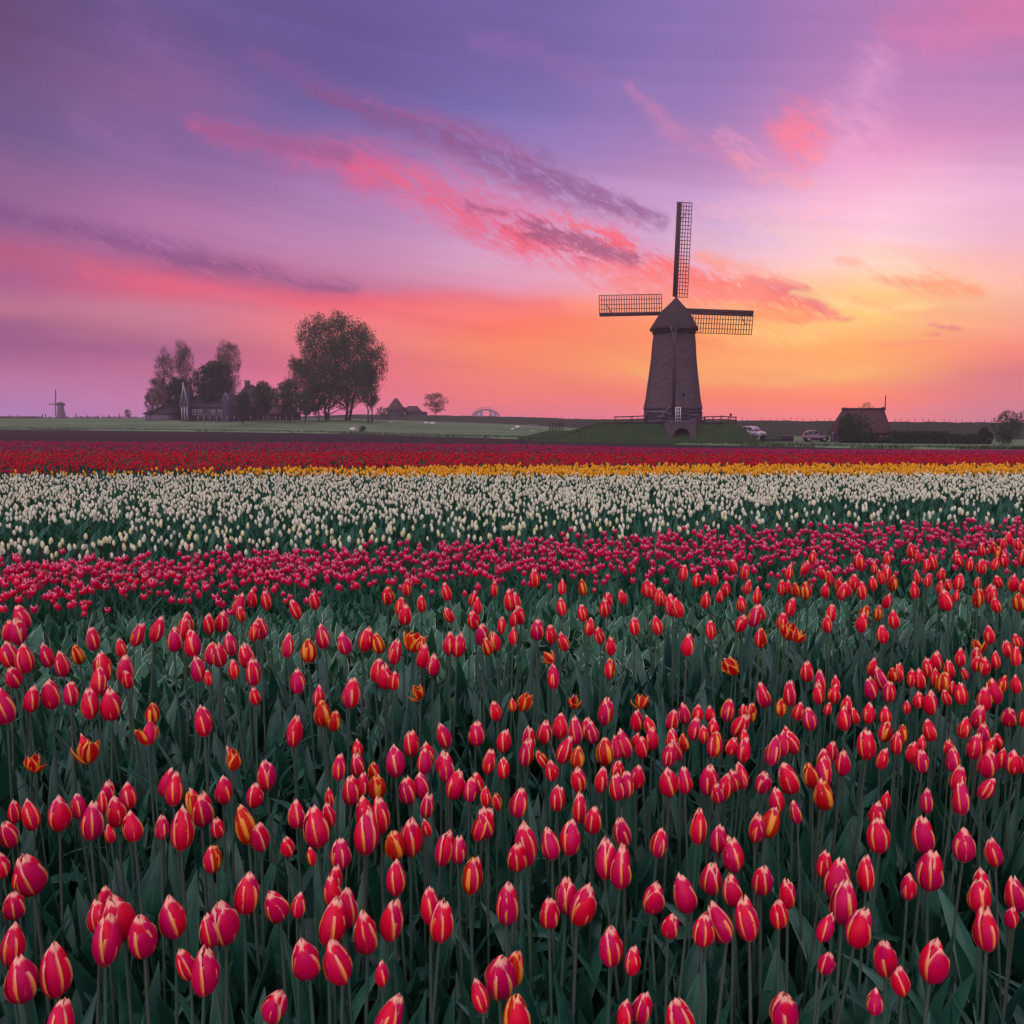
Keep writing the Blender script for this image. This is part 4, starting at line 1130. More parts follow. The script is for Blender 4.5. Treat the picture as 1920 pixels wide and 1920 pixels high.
# ================================================================ cars, bins
def GY(px, py):
    a_, z_ = ray(px, py); Y_ = 90.0
    while Y_ < 135 and CZ + z_ * Y_ > G(a_ * Y_, Y_) + .22: Y_ += .2
    return Y_
def car(px, pyb, Y, lpx, hpx, paint, label, yaw, tall=False):
    k = Y / FPX
    L = lpx * k; H = hpx * k; Wc = L * .46
    if Y < 0:      # stands on the foot of the mound
        Y = -Y; k = Y / FPX; L = lpx * k; H = hpx * k; Wc = L * .46
        x_ = colx(px, Y); e = empty('parked_car', (x_, Y, float(moundz(np.array([[x_]]), np.array([[Y]]))[0, 0])), yaw)
    else: e = empty('parked_car', at(px, pyb, Y), yaw)
    tag(e, label, 'car', 'cars parked beside the mound')
    # side profile as (x fraction, z fraction) of body and of the glass house
    lower = [(-.5, .22), (-.495, .42), (-.47, .56), (-.30, .61), (.12, .61), (.34, .56), (.47, .46), (.5, .34), (.495, .20), (.30, .15), (-.30, .15)]
    roof = [(-.455, .59), (-.40, .80), (-.31, .93), (-.16, .995), (.02, .99), (.13, .90), (.27, .61)] if not tall else [(-.48, .59), (-.45, .82), (-.38, .95), (-.2, 1.0), (.05, .98), (.16, .88), (.27, .62)]
    def shell(prof, wtop, wbot, zlo, zhi):
        a = Acc(); n_ = len(prof); V = []
        for s, inset in ((-1, 0.04), (-1, 0), (1, 0), (1, .04)):
            for x, z in prof:
                w = wbot + (wtop - wbot) * (z - zlo) / (zhi - zlo)
                sc = 1 - inset
                V.append((x * L * (1 - inset * .6), s * (Wc / 2) * w * (1 if inset == 0 else 1.0) - (s * .0), z * H))
        V = np.array(V).reshape(4, n_, 3)
        V[0, :, 1] *= 1.03; V[3, :, 1] *= 1.03
        V = V.reshape(-1, 3)
        F = []
        for r_ in range(3):
            for q in range(n_):
                F.append([r_ * n_ + q, r_ * n_ + (q + 1) % n_, (r_ + 1) * n_ + (q + 1) % n_, (r_ + 1) * n_ + q])
        F.append([q for q in range(n_)][::-1]); F.append([3 * n_ + q for q in range(n_)])
        return a.add(V, F)
    shell(lower, .94, 1.0, .15, .61).build('body', M[paint], e, smooth=False)
    ro = shell(roof, .74, .92, .59, 1.0).build('cabin', M[paint], e)
    # side windows, windscreen and rear window, a little proud of the cabin
    for s in (-1, 1):
        for poly in ([(-.36, .64), (-.31, .86), (-.20, .91), (-.12, .92), (-.12, .64)], [(-.09, .64), (-.09, .92), (.03, .90), (.11, .82), (.20, .65)]):
            V = []
            for off in (.012, -.02):
                for x, z in poly:
                    w = .92 + (.74 - .92) * (z - .59) / .41
                    V.append((x * L, s * (Wc / 2 * w * 1.03 + off), z * H))
            n_ = len(poly); F = [list(range(n_)), list(range(n_, 2 * n_))[::-1]] + [[q, (q + 1) % n_, n_ + (q + 1) % n_, n_ + q] for q in range(n_)]
            a = Acc(); a.add(V, F); a.build('window', M['glass'], ro)
    for (xa, za_, xb, zb_, nm) in ((.262, .645, .140, .875, 'windscreen'), (-.475, .64, -.415, .84, 'rear_window')):
        wa = .92 + (.74 - .92) * (za_ - .59) / .41; wb = .92 + (.74 - .92) * (zb_ - .59) / .41
        ox = .02 if nm == 'windscreen' else -.02
        a = Acc(); V = []
        for o_ in (ox, -ox):
            V += [(xa * L + o_, -Wc / 2 * wa * .88, za_ * H), (xa * L + o_, Wc / 2 * wa * .88, za_ * H), (xb * L + o_, Wc / 2 * wb * .88, zb_ * H), (xb * L + o_, -Wc / 2 * wb * .88, zb_ * H)]
        a.add(V, np.array([[0, 1, 2, 3], [7, 6, 5, 4], [0, 4, 5, 1], [1, 5, 6, 2], [2, 6, 7, 3], [3, 7, 4, 0]])); a.build(nm, M['glass'], ro)
    for s in (-1, 1):
        for x in (-.31, .31):
            r_ = H * .215
            a = Acc(); a.tube([(x * L, s * Wc * .40, r_), (x * L, s * Wc * .515, r_)], r_, 18); w = a.build('wheel', M['tyre'], e)
            a = Acc(); a.tube([(x * L, s * Wc * .50, r_), (x * L, s * Wc * .525, r_)], r_ * .58, 12); a.build('rim', M['steel'], w)
        a = Acc(); a.box(.462 * L, .497 * L, s * Wc * .36 - .13, s * Wc * .36 + .13, .38 * H, .46 * H); a.build('headlight', M['lamp'], e)
        a = Acc(); a.box(.13 * L, .18 * L, s * Wc * .52 - .07, s * Wc * .52 + .07, .62 * H, .69 * H); a.build('wing_mirror', M[paint], e)
    a = Acc(); a.box(.475 * L, .508 * L, -Wc * .2, Wc * .2, .28 * H, .36 * H); a.build('grille', M['tyre'], e)
    return e
car(1411, 825, -101.5, 48, 22, 'paintw', 'pale silver car facing the field beside the mound', math.radians(-52), True)
car(1529, 828.5, GY(1529, 828.5), 45, 22, 'paintd', 'small dark rounded hatchback parked near the cottage', math.radians(-6))
def bin_(px0, px1, pyt, pyb, Y, m_, label, ribs, slats):
    k = Y / FPX
    e = empty('storage_crate', at((px0 + px1) / 2, pyb, Y)); tag(e, label, 'crate', 'crates between the parked cars')
    hw = (px1 - px0) / 2 * k; h = (pyb - pyt) * k
    a = Acc(); t = .06
    a.box(-hw, hw, 0, t, .08, h); a.box(-hw, hw, 1.1, 1.1 + t, .08, h); a.box(-hw, -hw + t, t, 1.1, .08, h); a.box(hw - t, hw, t, 1.1, .08, h); a.box(-hw + t, hw - t, t, 1.1, .08, .16)
    a.build('box', M[m_], e)
    for j in range(ribs):
        x = -hw + 2 * hw * (j + .5) / ribs
        a = Acc(); a.box(x - .05, x + .05, -.07, -.002, 0, h + .04); a.build('rib', M[m_], e)
    a = Acc(); a.box(-hw - .04, hw + .04, -.09, .08, h, h + .08); a.build('rim', M['palewood'] if slats else M[m_], e)
bin_(1430, 1466, 818, 828, GY(1448, 828), 'bin', 'long low grey green open crate between the two cars', 6, 0)
bin_(1469, 1488, 817, 828, GY(1478, 828), 'bind', 'short dark wooden crate left of the dark hatchback', 5, 1)
pp = empty('signpost', at(1561, 829, GY(1561, 829))); tag(pp, 'thin pale post between the dark hatchback and the cottage', 'post')
a = Acc(); a.box(-.05, .05, -.05, .05, 0, 1.1); a.build('pole', M['palewood'], pp)
a = Acc(); a.box(-.16, .16, -.08, -.05, .8, 1.1); a.build('board', M['palewood'], pp)

# ================================================================ sheep
def sheep(px, pyb, lpx, label, yaw, seed, lying=False):
    r_ = random.Random(seed)
    Y = ground_at(px, pyb, 60, 300) if pyb > 803 else 170
    k = Y / FPX; L = lpx * k
    p = at(px, pyb, Y)
    e = empty('sheep', p, yaw); tag(e, label, 'sheep', 'sheep grazing on the meadow')
    hb = L * (.34 if lying else .48)
    # one continuous body: trunk, neck and head as a lofted tube
    a = Acc(); st = [(-.50, hb + .00, .05), (-.46, hb, .17), (-.36, hb + .02 * L, .25), (-.15, hb + .03 * L, .28), (.10, hb + .03 * L, .27), (.26, hb + .02 * L, .22), (.34, hb + .05 * L, .15), (.40, hb + .12 * L, .11), (.47, hb + .13 * L, .095), (.55, hb + .08 * L, .07), (.62, hb + .03 * L, .04)]
    a.tube([(x * L, 0, z) for x, z, r in st], [r * L for x, z, r in st], 10)
    bo = a.build('body', M['wool'], e, smooth=True)
    a = Acc()
    a.tube([(.49 * L, 0, hb + .135 * L), (.56 * L, 0, hb + .085 * L), (.64 * L, 0, hb + .025 * L)], [.088 * L, .078 * L, .045 * L], 8); a.build('face', M['face'], e, smooth=True)
    for s in (-1, 1):
        a = Acc(); a.bar((.46 * L, s * .07 * L, hb + .17 * L), (.43 * L, s * .17 * L, hb + .16 * L), .05 * L, .02 * L); a.build('ear', M['face'], e)
        if not lying:
            for x in (-.33, .2):
                a = Acc(); a.tube([(x * L, s * .13 * L, hb - .12 * L), (x * L - .02 * L, s * .13 * L, hb * .35), (x * L, s * .13 * L, 0)], [.06 * L, .035 * L, .03 * L], 6); a.build('leg', M['face'], e)
    a = Acc(); a.tube([(-.49 * L, 0, hb + .05 * L), (-.55 * L, 0, hb - .05 * L)], [.05 * L, .03 * L], 6); a.build('tail', M['wool'], e)
sheep(661, 811, 12, 'white sheep grazing left of the small yellow green bush', 3.0, 1)
sheep(697, 798, 9, 'white sheep in the far row nearest the bush', 2.6, 2)
sheep(707, 798, 9, 'white sheep in the far row, second from the bush', .4, 3)
sheep(733, 797, 9, 'white sheep alone between the far row and the grey one', 3.0, 4)
sheep(799, 799, 10, 'greyish sheep, left of the close pair in mid meadow', .2, 5)
sheep(810, 800, 11, 'white sheep, right of the close pair in mid meadow', 3.2, 6)
sheep(962, 808, 7, 'tiny white lamb left of the sheep near the grey fence', 0, 7)
sheep(971, 806, 10, 'white sheep left of the pale grey fence', .2, 8)
sheep(1000, 812, 8, 'white sheep standing in front of the pale grey fence', 1.2, 9)
sheep(1107, 809, 15, 'white sheep lying left of the other beside the mound', .3, 10, True)
sheep(1121, 809, 17, 'white sheep lying right of the other beside the mound', 2.9, 11, True)

# far-left low scrub along the skyline, reeds by the ditch
r_ = np.random.default_rng(77)
def scatter_tufts(name, pts, size, m_, up=1.0, seed=1):
    rr = np.random.default_rng(seed); k_ = len(pts)
    ang = rr.random(k_) * 6.28; S = size * rr.uniform(.5, 1.5, k_)
    A = np.zeros((k_, 3, 3))
    A[:, 0, 0] = np.cos(ang) * S; A[:, 1, 0] = np.sin(ang) * S
    A[:, 0, 1] = -np.sin(ang) * S; A[:, 1, 1] = np.cos(ang) * S
    A[:, 2, 2] = S * up; A[:, 0, 2] = rr.normal(0, .25, k_) * S; A[:, 1, 2] = rr.normal(0, .25, k_) * S
    T_ = (np.array([[-.18, 0, 0], [.18, 0, 0], [.05, .02, 1.0], [-.05, -.02, 1.0]]), np.array([[0, 1, 2, 3]]), None, np.array([0]))
    a = Acc(); a.many(T_, A, pts); o = a.build(name, M[m_]); tag(o, kind='stuff'); return o
P = []
for _ in range(9000):
    p = r_.uniform(-100, 1980); Y = edgeY(p) + abs(r_.normal(0, 1.3)) + interp(p, [c for c in [0]], [0])
    x = colx(p, Y); P.append((x, Y, G(x, Y) + .05))
o = scatter_tufts('ditch_grass', np.array(P), .22, 'hedge', 1.2, 3); tag(o, 'rough dark grass along the near edge of the meadow', 'grass')
P = []
for _ in range(2600):
    p = r_.uniform(-60, 270) if r_.random() < .4 else r_.uniform(-60, 75); Y = r_.uniform(290, 330); x = colx(p, Y); P.append((x, Y, G(x, Y)))
o = scatter_tufts('skyline_scrub', np.array(P), .75, 'fol_pale', 1.0, 4); tag(o, 'thin brown scrub along the left skyline', 'scrub')
P = []
for _ in range(9000):
    x = r_.uniform(0, 40); y = r_.uniform(95, 112)
    z = float(moundz(np.array([[x]]), np.array([[y]]))[0, 0])
    if z > G(x, y) + .12: P.append((x, y, z - .03))
o = scatter_tufts('mound_grass', np.array(P), .16, 'bank', 1.0, 5); tag(o, 'short green grass growing on the mill mound', 'grass')

# ================================================================ TULIPS
# ---- templates
def petal_tpl(W_, H_, half, rs=1.0, open_=0.0, curl=0.0, point=1.0, nu=8, nv=9, skew=0.0, imb=1.0):
    """one petal of a bloom, base at the origin; returns V, F, uv. W_ bloom width, H_ height"""
    V = np.zeros((nv, nu, 3)); UV = np.zeros((nv, nu, 2))
    for j in range(nv):
        t = j / (nv - 1)
        tt = 0.02 + .98 * t
        prof = math.sin(math.pi * tt ** .82) ** .60 if tt < .999 else 0
        prof = max(prof, .10 * tt)
        Rr = W_ / 2 * rs * (prof + open_ * t ** 2.2)
        wlin = W_ / 2 * half * (math.sin(math.pi * min(1, tt ** .80 * .985)) ** .55) * 1.0
        wlin *= (1 - .35 * t ** 4)
        ang = min(wlin / max(Rr, 1e-4), math.radians(84))
        z = H_ * t - curl * H_ * .25 * t ** 4
        for i in range(nu):
            s = -1 + 2 * i / (nu - 1)
            zz = z - point * H_ * .085 * (s ** 2) * t ** 3 - H_ * .05 * abs(s) * t
            ph = s * ang + skew * t
            r_ = Rr * (1 + .035 * s ** 4 - .03 * (1 - s * s)) * (1 + .10 * (1 - t) * 0) + curl * .35 * W_ * t ** 4
            r_ += W_ * .028 * math.sin(11 * t + 4 * s + skew * 40) * abs(s) * t
            r_ += W_ * .035 * s * imb
            V[j, i] = (r_ * math.sin(ph), -r_ * math.cos(ph), zz)
            UV[j, i] = (s, t)
    V = V.reshape(-1, 3); UV = UV.reshape(-1, 2)
    i = np.arange(nv - 1)[:, None] * nu + np.arange(nu - 1)[None]
    F = np.stack([i, i + 1, i + nu + 1, i + nu], -1).reshape(-1, 4)
    return V, F, UV[F].reshape(-1, 2)

def rotz(a):
    c, s = math.cos(a), math.sin(a)
    return np.array([[c, -s, 0], [s, c, 0], [0, 0, 1.0]])
def rotx(a):
    c, s = math.cos(a), math.sin(a)
    return np.array([[1, 0, 0], [0, c, -s], [0, s, c]])

def leaf_tpl(L, Wd, bend=.5, fold=.35, nv=9, nu=5, twist=0.0, wavy=0.0):
    """lance shaped leaf rising from the origin and leaning to -y; returns V, F, uv"""
    V = np.zeros((nv, nu, 3)); UV = np.zeros((nv, nu, 2))
    y = z = 0.0; a = math.radians(4); step = L / (nv - 1)
    for j in range(nv):
        t = j / (nv - 1)
        if j:
            y -= math.sin(a) * step; z += math.cos(a) * step
        a += bend * (.35 + 1.3 * t) / (nv - 1)
        w = Wd * (math.sin(math.pi * min(1, (.10 + .90 * t) ** .8)) ** .75) * (1 if t < .999 else 0.02)
        tw = twist * t
        for i in range(nu):
            s = -1 + 2 * i / (nu - 1)
            xx = s * w / 2 * math.cos(fold * (1 - .5 * t)); dep = -abs(s) * w / 2 * math.sin(fold * (1 - .5 * t)) + wavy * w * math.sin(8 * t + s) * abs(s)
            nx, ny = math.cos(tw), math.sin(tw)
            oy = dep * math.cos(a); oz = dep * math.sin(a)
            V[j, i] = (xx * nx - oy * ny * 0, y + xx * ny + oy, z + oz)
            UV[j, i] = (s, t)
    V = V.reshape(-1, 3); UV = UV.reshape(-1, 2)
    i = np.arange(nv - 1)[:, None] * nu + np.arange(nu - 1)[None]
    F = np.stack([i, i + 1, i + nu + 1, i + nu], -1).reshape(-1, 4)
    return V, F, UV[F].reshape(-1, 2)

def stem_tpl(n=6, nv=4, r=.0031):
    V = []; F = []
    for j in range(nv):
        t = j / (nv - 1)
        for k in range(n):
            a_ = 2 * math.pi * k / n; rr = r * (1.15 - .25 * t)
            V.append((rr * math.cos(a_), rr * math.sin(a_), t))
    for j in range(nv - 1):
        for k in range(n):
            F.append([j * n + k, j * n + (k + 1) % n, (j + 1) * n + (k + 1) % n, (j + 1) * n + k])
    F = np.array(F)
    return np.array(V), F, np.tile(np.array([[0., .5]]), (F.size, 1))

HW, HH = .0405, .070     # nominal bloom width and height
def mesh_of(name, tpl, m_, smooth=True):
    a = Acc(); a.add(*tpl); o = a.build(name, m_, smooth=smooth)
    me = o.data; bpy.data.objects.remove(o); return me
def thick(tpl, th=.0007):
    return tpl
rr_ = random.Random(9)
OUT = []; INN = []; FLAMEP = []
for k in range(6):
    op = [0, .04, .10, .02, .18, .07][k]
    OUT.append(petal_tpl(HW, HH * rr_.uniform(.97, 1.03), math.radians(rr_.uniform(70, 78)), 1.0, op, rr_.uniform(0, .12), rr_.uniform(.7, 1.3), skew=rr_.uniform(-.15, .15)))
    INN.append(petal_tpl(HW, HH * rr_.uniform(1.0, 1.09), math.radians(rr_.uniform(58, 66)), .90, op * .6, rr_.uniform(0, .1), rr_.uniform(.8, 1.4), skew=rr_.uniform(-.1, .1)))
OPENP = [petal_tpl(HW * 1.1, HH * .95, math.radians(60), 1.0, rr_.uniform(.22, .6), rr_.uniform(.2, .9), 1.0, skew=rr_.uniform(-.3, .3)) for _ in range(6)]
def coarser(t, nu, nv):      # every second row of a template, for the plants that show small
    V, F, U = t
    Vg = V.reshape(nv, nu, 3)
    js = list(range(0, nv - 1, 2)) + [nv - 1]; is_ = sorted(set(list(range(0, nu, 2)) + [nu - 1]))
    V2 = Vg[np.ix_(js, is_)]; S_, T_ = np.meshgrid(-1 + 2 * np.array(is_) / (nu - 1), np.array(js) / (nv - 1))
    n_ = len(is_); i = np.arange(len(js) - 1)[:, None] * n_ + np.arange(n_ - 1)[None]
    F2 = np.stack([i, i + 1, i + n_ + 1, i + n_], -1).reshape(-1, 4)
    U2 = np.stack([S_, T_], -1).reshape(-1, 2)
    return V2.reshape(-1, 3), F2, U2[F2].reshape(-1, 2)
OUTM = [mesh_of('petal', t, M['petal']) for t in OUT]
INNM = [mesh_of('petal', t, M['petal']) for t in INN]
OPEM = [mesh_of('petal', t, M['flame']) for t in OPENP]
FLOM = [mesh_of('petal', t, M['flame']) for t in OUT]
LEAFT = [leaf_tpl(1.0, rr_.uniform(.11, .20), b_, rr_.uniform(.25, .6), twist=rr_.uniform(-.9, .9), wavy=rr_.uniform(0, .08)) for b_ in (.25, .4, .55, .75, 1.0, 1.5, .3, 2.1)]
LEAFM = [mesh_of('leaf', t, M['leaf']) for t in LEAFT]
STEMT = stem_tpl()
STEMM = mesh_of('stem', STEMT, M['stem'])

# ---- the striped tulips of the foreground: photo column, top row, height of each bloom in the photograph
NEAR = """
45,1131,52 12,1160,45 34,1158,52 22,1201,52 45,1207,58 28,1242,48 12,1285,75 56,1285,52 97,1271,60 88,1204,48 115,1220,50 132,1277,48 148,1205,42 176,1173,48 167,1290,60 210,1287,65
195,1221,60 180,1250,56 230,1226,58 240,1252,40 228,1196,38 251,1166,47 289,1154,52 325,1176,48 340,1158,42 349,1145,50 363,1181,53 375,1230,50 390,1255,32 392,1148,42 413,1141,45 440,1110,47
453,1133,34 395,1202,45 411,1200,52 433,1185,46 472,1102,38 475,1164,40 464,1204,50 437,1237,38 475,1233,54 480,1285,38 275,1349,50,w 283,1315,45,f 167,1375,56,w 61,1409,40,w 382,1323,60 435,1400,44,w
307,1437,58 322,1452,62 194,1459,58 242,1467,52 375,1473,62 420,1453,56 475,1463,52 145,1487,50
500,1105,40 558,1120,42 591,1106,38 490,1155,45 536,1187,48 608,1170,48 577,1195,50,f 649,1184,45 682,1173,50 710,1185,42 737,1198,50 728,1095,40 748,1117,38 763,1083,36 758,1131,42 790,1114,35
770,1175,48,w 788,1192,35,f 560,1253,50 594,1283,45 605,1312,52 625,1330,42,f 657,1272,58 700,1232,48 722,1243,50 738,1255,40 790,1204,50 810,1223,45 789,1275,35,w 840,1184,45 858,1185,48 847,1133,35
840,1090,38 883,1105,32 895,1119,35 887,1138,42 903,1164,48 915,1190,40 932,1182,40 940,1155,35 925,1088,32 956,1105,42 931,1311,42 547,1340,62 497,1423,60 634,1415,50 671,1385,40 672,1409,47
660,1450,60 675,1447,50 707,1440,60 703,1424,40,f 740,1400,60 771,1367,52 803,1390,45 793,1403,52 837,1352,52 892,1350,50 827,1402,50 838,1414,55 847,1440,60 765,1450,58 790,1448,50 797,1482,52
880,1460,45 899,1447,42 915,1403,50 942,1420,42 942,1363,48 911,1475,40 933,1480,40 618,1475,40 968,1108,38 978,1132,40 962,1142,35 962,1176,35 1006,1157,44 1035,1166,42 1061,1182,40 1002,1065,38
1054,1085,32 1056,1118,38 1093,1084,34,f 1093,1131,36 1103,1158,36 1127,1169,40 1146,1190,40,f 1145,1232,42,f 1134,1120,38 1141,1105,34 1170,1105,30 1191,1155,38 1235,1154,38 1235,1100,38 1248,1108,30
1262,1113,45 1275,1120,40 1222,1090,35 1208,1085,35 1321,1106,36 1289,1188,44 1332,1161,40 1349,1105,26 1362,1085,34 1400,1083,32 1417,1100,34 1392,1117,32 1410,1131,45 1430,1133,32 1385,1146,40
1427,1174,42,f 1380,1223,42,w 1039,1246,48 1036,1215,30,w 1076,1300,30,w 975,1288,45,w 960,1310,25,f 1203,1298,32,w 1132,1306,55 993,1357,52 1018,1348,47 1050,1337,50 1051,1378,55 981,1383,55
1025,1402,40 1036,1422,43 1080,1343,55 1098,1340,45 1112,1350,45 1083,1397,45 1135,1382,55 1085,1434,52 1126,1437,50 1157,1380,45 1177,1368,55 1155,1422,40 1158,1450,52 1175,1445,52 1191,1428,52
1195,1324,48 1222,1341,40 1222,1362,46 1203,1377,45 1192,1372,32 1256,1327,43 1251,1391,48 1262,1366,45 1274,1382,44 1285,1374,36 1284,1316,43 1305,1319,38 1299,1344,45 1333,1320,38 1319,1360,35
1337,1347,40 1337,1370,52 1362,1308,46 1379,1325,55 1407,1313,42 1395,1317,32 1370,1377,40 1395,1367,38 1393,1382,50 1437,1278,50 1257,1432,62 1283,1440,50 1323,1427,65 1356,1447,55 1345,1462,45
1377,1440,45 1397,1430,52 1427,1437,50 1042,1470,52 1085,1487,58 968,1477,57 1281,1057,34 1305,1073,30 1337,1070,30 1377,1047,30 1395,1055,34 1479,1058,30 1506,1049,30 1523,1031,28 1543,1059,28
1558,1067,32,f 1611,1036,34 1640,1052,26 1663,1032,30 1661,1057,36 1708,1016,32 1722,1030,25 1737,1047,25 1752,1035,35 1794,1030,28 1803,1038,25 1817,1043,30 1841,1018,26 1863,1011,28,f 1881,1008,22
1891,997,26 1910,1008,25 1871,1022,30,f 1884,1037,28 1862,1042,28 1915,1025,35 1841,1046,32 1763,1062,28 1571,1079,30,f 1599,1074,34 1593,1090,30 1638,1079,30 1617,1090,36 1675,1075,34,f 1655,1067,30
1464,1084,34 1474,1085,30 1493,1090,30,f 1510,1087,38 1547,1092,30 1578,1090,36 1719,1069,28 1740,1075,28 1760,1087,28 1715,1090,34 1795,1073,36 1780,1085,24 1832,1080,26 1875,1075,28 1899,1075,36
1917,1085,30 1852,1092,30 1831,1100,40,f 1857,1097,38 1872,1118,32 1777,1105,42 1790,1105,24 1912,1110,38 1480,1119,38 1466,1146,36 1480,1160,40,w 1492,1175,30,w 1555,1132,36 1552,1151,36 1612,1147,40
1618,1133,30,f 1647,1133,32 1661,1107,34 1678,1142,38 1656,1170,38 1513,1237,42 1632,1231,37 1856,1172,37 1838,1194,30,w 1834,1210,40 1910,1187,30 1892,1200,34 1907,1211,40 1754,1218,42 1740,1232,40
1800,1215,36 1782,1236,38 1812,1249,27 1829,1225,35 1846,1230,38 1868,1221,35 1659,1248,48 1687,1243,38 1675,1250,30 1708,1253,36 1726,1250,43 1638,1268,45 1667,1273,45 1758,1252,40 1769,1258,44
1786,1274,30 1779,1290,34 1804,1281,42 1846,1287,48 1877,1262,40 1870,1272,50 1907,1266,36 1743,1291,50 1700,1312,28 1720,1295,35 1481,1276,50 1541,1257,45 1535,1280,42 1561,1280,40 1567,1265,35
1464,1309,36 1495,1315,37 1521,1325,46 1550,1316,25 1585,1303,40 1586,1325,47 1605,1324,35 1629,1317,42 1659,1324,38 1657,1350,42 1748,1348,43 1680,1371,45 1692,1358,38,f 1831,1319,47 1806,1344,42
1844,1352,45 1823,1373,52 1890,1315,47 1915,1323,40 1875,1373,32 1852,1380,40 1849,1400,58 1899,1405,48 1877,1402,40 1917,1405,45 1628,1366,60 1648,1400,43 1445,1381,57 1465,1372,48 1490,1366,48
1477,1360,32 1556,1385,45 1549,1402,52 1581,1400,55 1487,1425,65 1523,1429,50 1547,1422,55 1711,1390,42 1730,1403,47 1726,1377,35 1782,1383,36 1788,1402,48 1795,1435,50 1838,1450,48 1805,1468,62
1457,1476,50 1660,1482,38 1738,1478,48 27,1500,45 20,1530,60 62,1500,58 111,1492,68 167,1505,72 218,1488,64 208,1545,35 250,1522,58 190,1485,42 338,1515,82 302,1530,45 378,1480,70 410,1526,45
395,1582,55 463,1510,75 491,1530,66 5,1597,50 60,1588,90 32,1618,52 25,1663,60 15,1735,78 40,1791,88 105,1775,95 99,1885,80 200,1655,58 188,1688,62 195,1720,92 232,1675,88 269,1707,88 330,1682,78
458,1638,78 425,1680,90 390,1713,65 357,1772,65 384,1779,88 555,1503,52 542,1565,42 595,1514,78 620,1503,50 585,1588,35 637,1572,60 622,1620,58 686,1525,80 715,1495,70 690,1495,62 742,1552,60
770,1526,80 803,1540,24 742,1616,65 830,1556,68 858,1568,52 895,1512,66 915,1510,62 880,1608,70 525,1658,68 556,1674,48 628,1645,55 615,1684,92 646,1667,75 690,1700,88 732,1682,82 807,1667,68
827,1688,80 948,1649,85 578,1754,80 643,1760,85 505,1841,72 716,1802,48 716,1866,84 935,1772,95 955,1775,75 906,1842,58 965,1868,84 970,1567,65 988,1541,84 1035,1556,58 1064,1540,66 1109,1507,57
1130,1577,74 1172,1526,62 1170,1579,45 1166,1593,75 1235,1552,57 1310,1520,65 1346,1543,57 1370,1568,45 1377,1575,62 1415,1520,60 1435,1512,60 1333,1610,66 1426,1613,64 1063,1640,73 1083,1652,83
1028,1674,66 1218,1644,68 1294,1642,72 1377,1640,60 1252,1705,52 1315,1711,64 1366,1694,74 1404,1688,78 1145,1737,75 1185,1778,52 1197,1849,66 1172,1877,55 1285,1868,84 1495,1500,45 1549,1460,60
1643,1500,50 1650,1533,68 1735,1530,72 1738,1592,78 1808,1556,62 1866,1571,55 1543,1594,52 1563,1613,75 1625,1609,64 1702,1636,52 1478,1648,56 1460,1680,60 1583,1650,85 1607,1702,75 1540,1711,56
1845,1628,55 1835,1652,62 1905,1645,66 1895,1695,45 1853,1706,78 1660,1753,78 1748,1756,86 1692,1813,54 1638,1858,45 1470,1850,82 1545,1772,52
"""
heads = []
for tok in NEAR.split():
    q = tok.split(',')
    heads.append((float(q[0]), float(q[1]), float(q[2]), q[3] if len(q) > 3 else ''))
# a few low ones hidden between and below the frame's edge, so the field goes on
def head_drop(px, py):
    d = interp(py, [1000, 1100, 1250, 1400, 1500, 1900], [.55, .60, .66, .71, .735, .77])
    return d * interp(px, [0, 700, 1920], [.95, 1.0, 1.0])
plants = []
vr_ = random.Random(77)
for (px, pt, h, kd_) in heads:
    if not kd_ and vr_.random() < .06: kd_ = 'f'
    pc = pt + h / 2
    a_, z_ = ray(px, pc)
    Yd = head_drop(px, pc) / -z_
    plants.append(dict(px=px, py=pc, h=h, Y=Yd, kind=kd_, P=at(px, pc, Yd)))
# true bloom height from its size in the photograph (foreshortened by the downward view)
for p in plants:
    a_, z_ = ray(p['px'], p['py'])
    dep = p['Y'] * math.cos(PITCH) - (-z_ * p['Y']) * -math.sin(PITCH)
    tilt = math.atan(-z_)
    hh_ = p['h'] * dep / FPX
    hh_ = hh_ / (math.cos(tilt) + .24 * math.sin(tilt)) / 1.01
    p['H'] = min(max(hh_, .034), .105)
    p['show'] = p['h']
# the rows go on outside the frame, on both sides
xr_ = random.Random(303)
for _ in range(170):
    sd_ = xr_.random() < .5
    px = xr_.uniform(-450, -25) if sd_ else xr_.uniform(1945, 2370)
    pc = xr_.choice((xr_.uniform(1120, 1330), xr_.uniform(1380, 1920), xr_.uniform(1400, 1620)))
    a_, z_ = ray(px, pc); Yd = head_drop(px, pc) / -z_
    plants.append(dict(px=px, py=pc, h=interp(pc, [1000, 1400, 1900], [28, 50, 88]), Y=Yd, kind='', P=at(px, pc, Yd), H=xr_.uniform(.055, .078), show=0))
plants.sort(key=lambda p: -p['show'])

COLN = [(160, 'far left'), (420, 'left'), (560, 'below the farmhouse'), (730, 'below the largest tree'), (960, 'left of the middle'), (1160, 'right of the middle'), (1370, 'below the windmill'), (1560, 'below the cars'), (1700, 'below the cottage'), (3000, 'far right')]
ROWN = [(1120, 'in the farthest rows'), (1230, 'in the far loose rows'), (1330, 'beyond the gap'), (1400, 'in the middle rows'), (1480, 'in the dense rows'), (1540, 'above the near rows'), (1590, 'in the fourth near row'), (1650, 'in the third near row'), (1720, 'in the second near row'), (1800, 'near the front'), (3000, 'in the front row')]
def pick(v, tab):
    for lim, s in tab:
        if v < lim: return s

def compose(Hd, k): # tilt matrix helper
    return k
stuffA = {'petal': Acc(), 'green': Acc()}
NIND = 300
big = plants[:NIND]; rest = plants[NIND:]
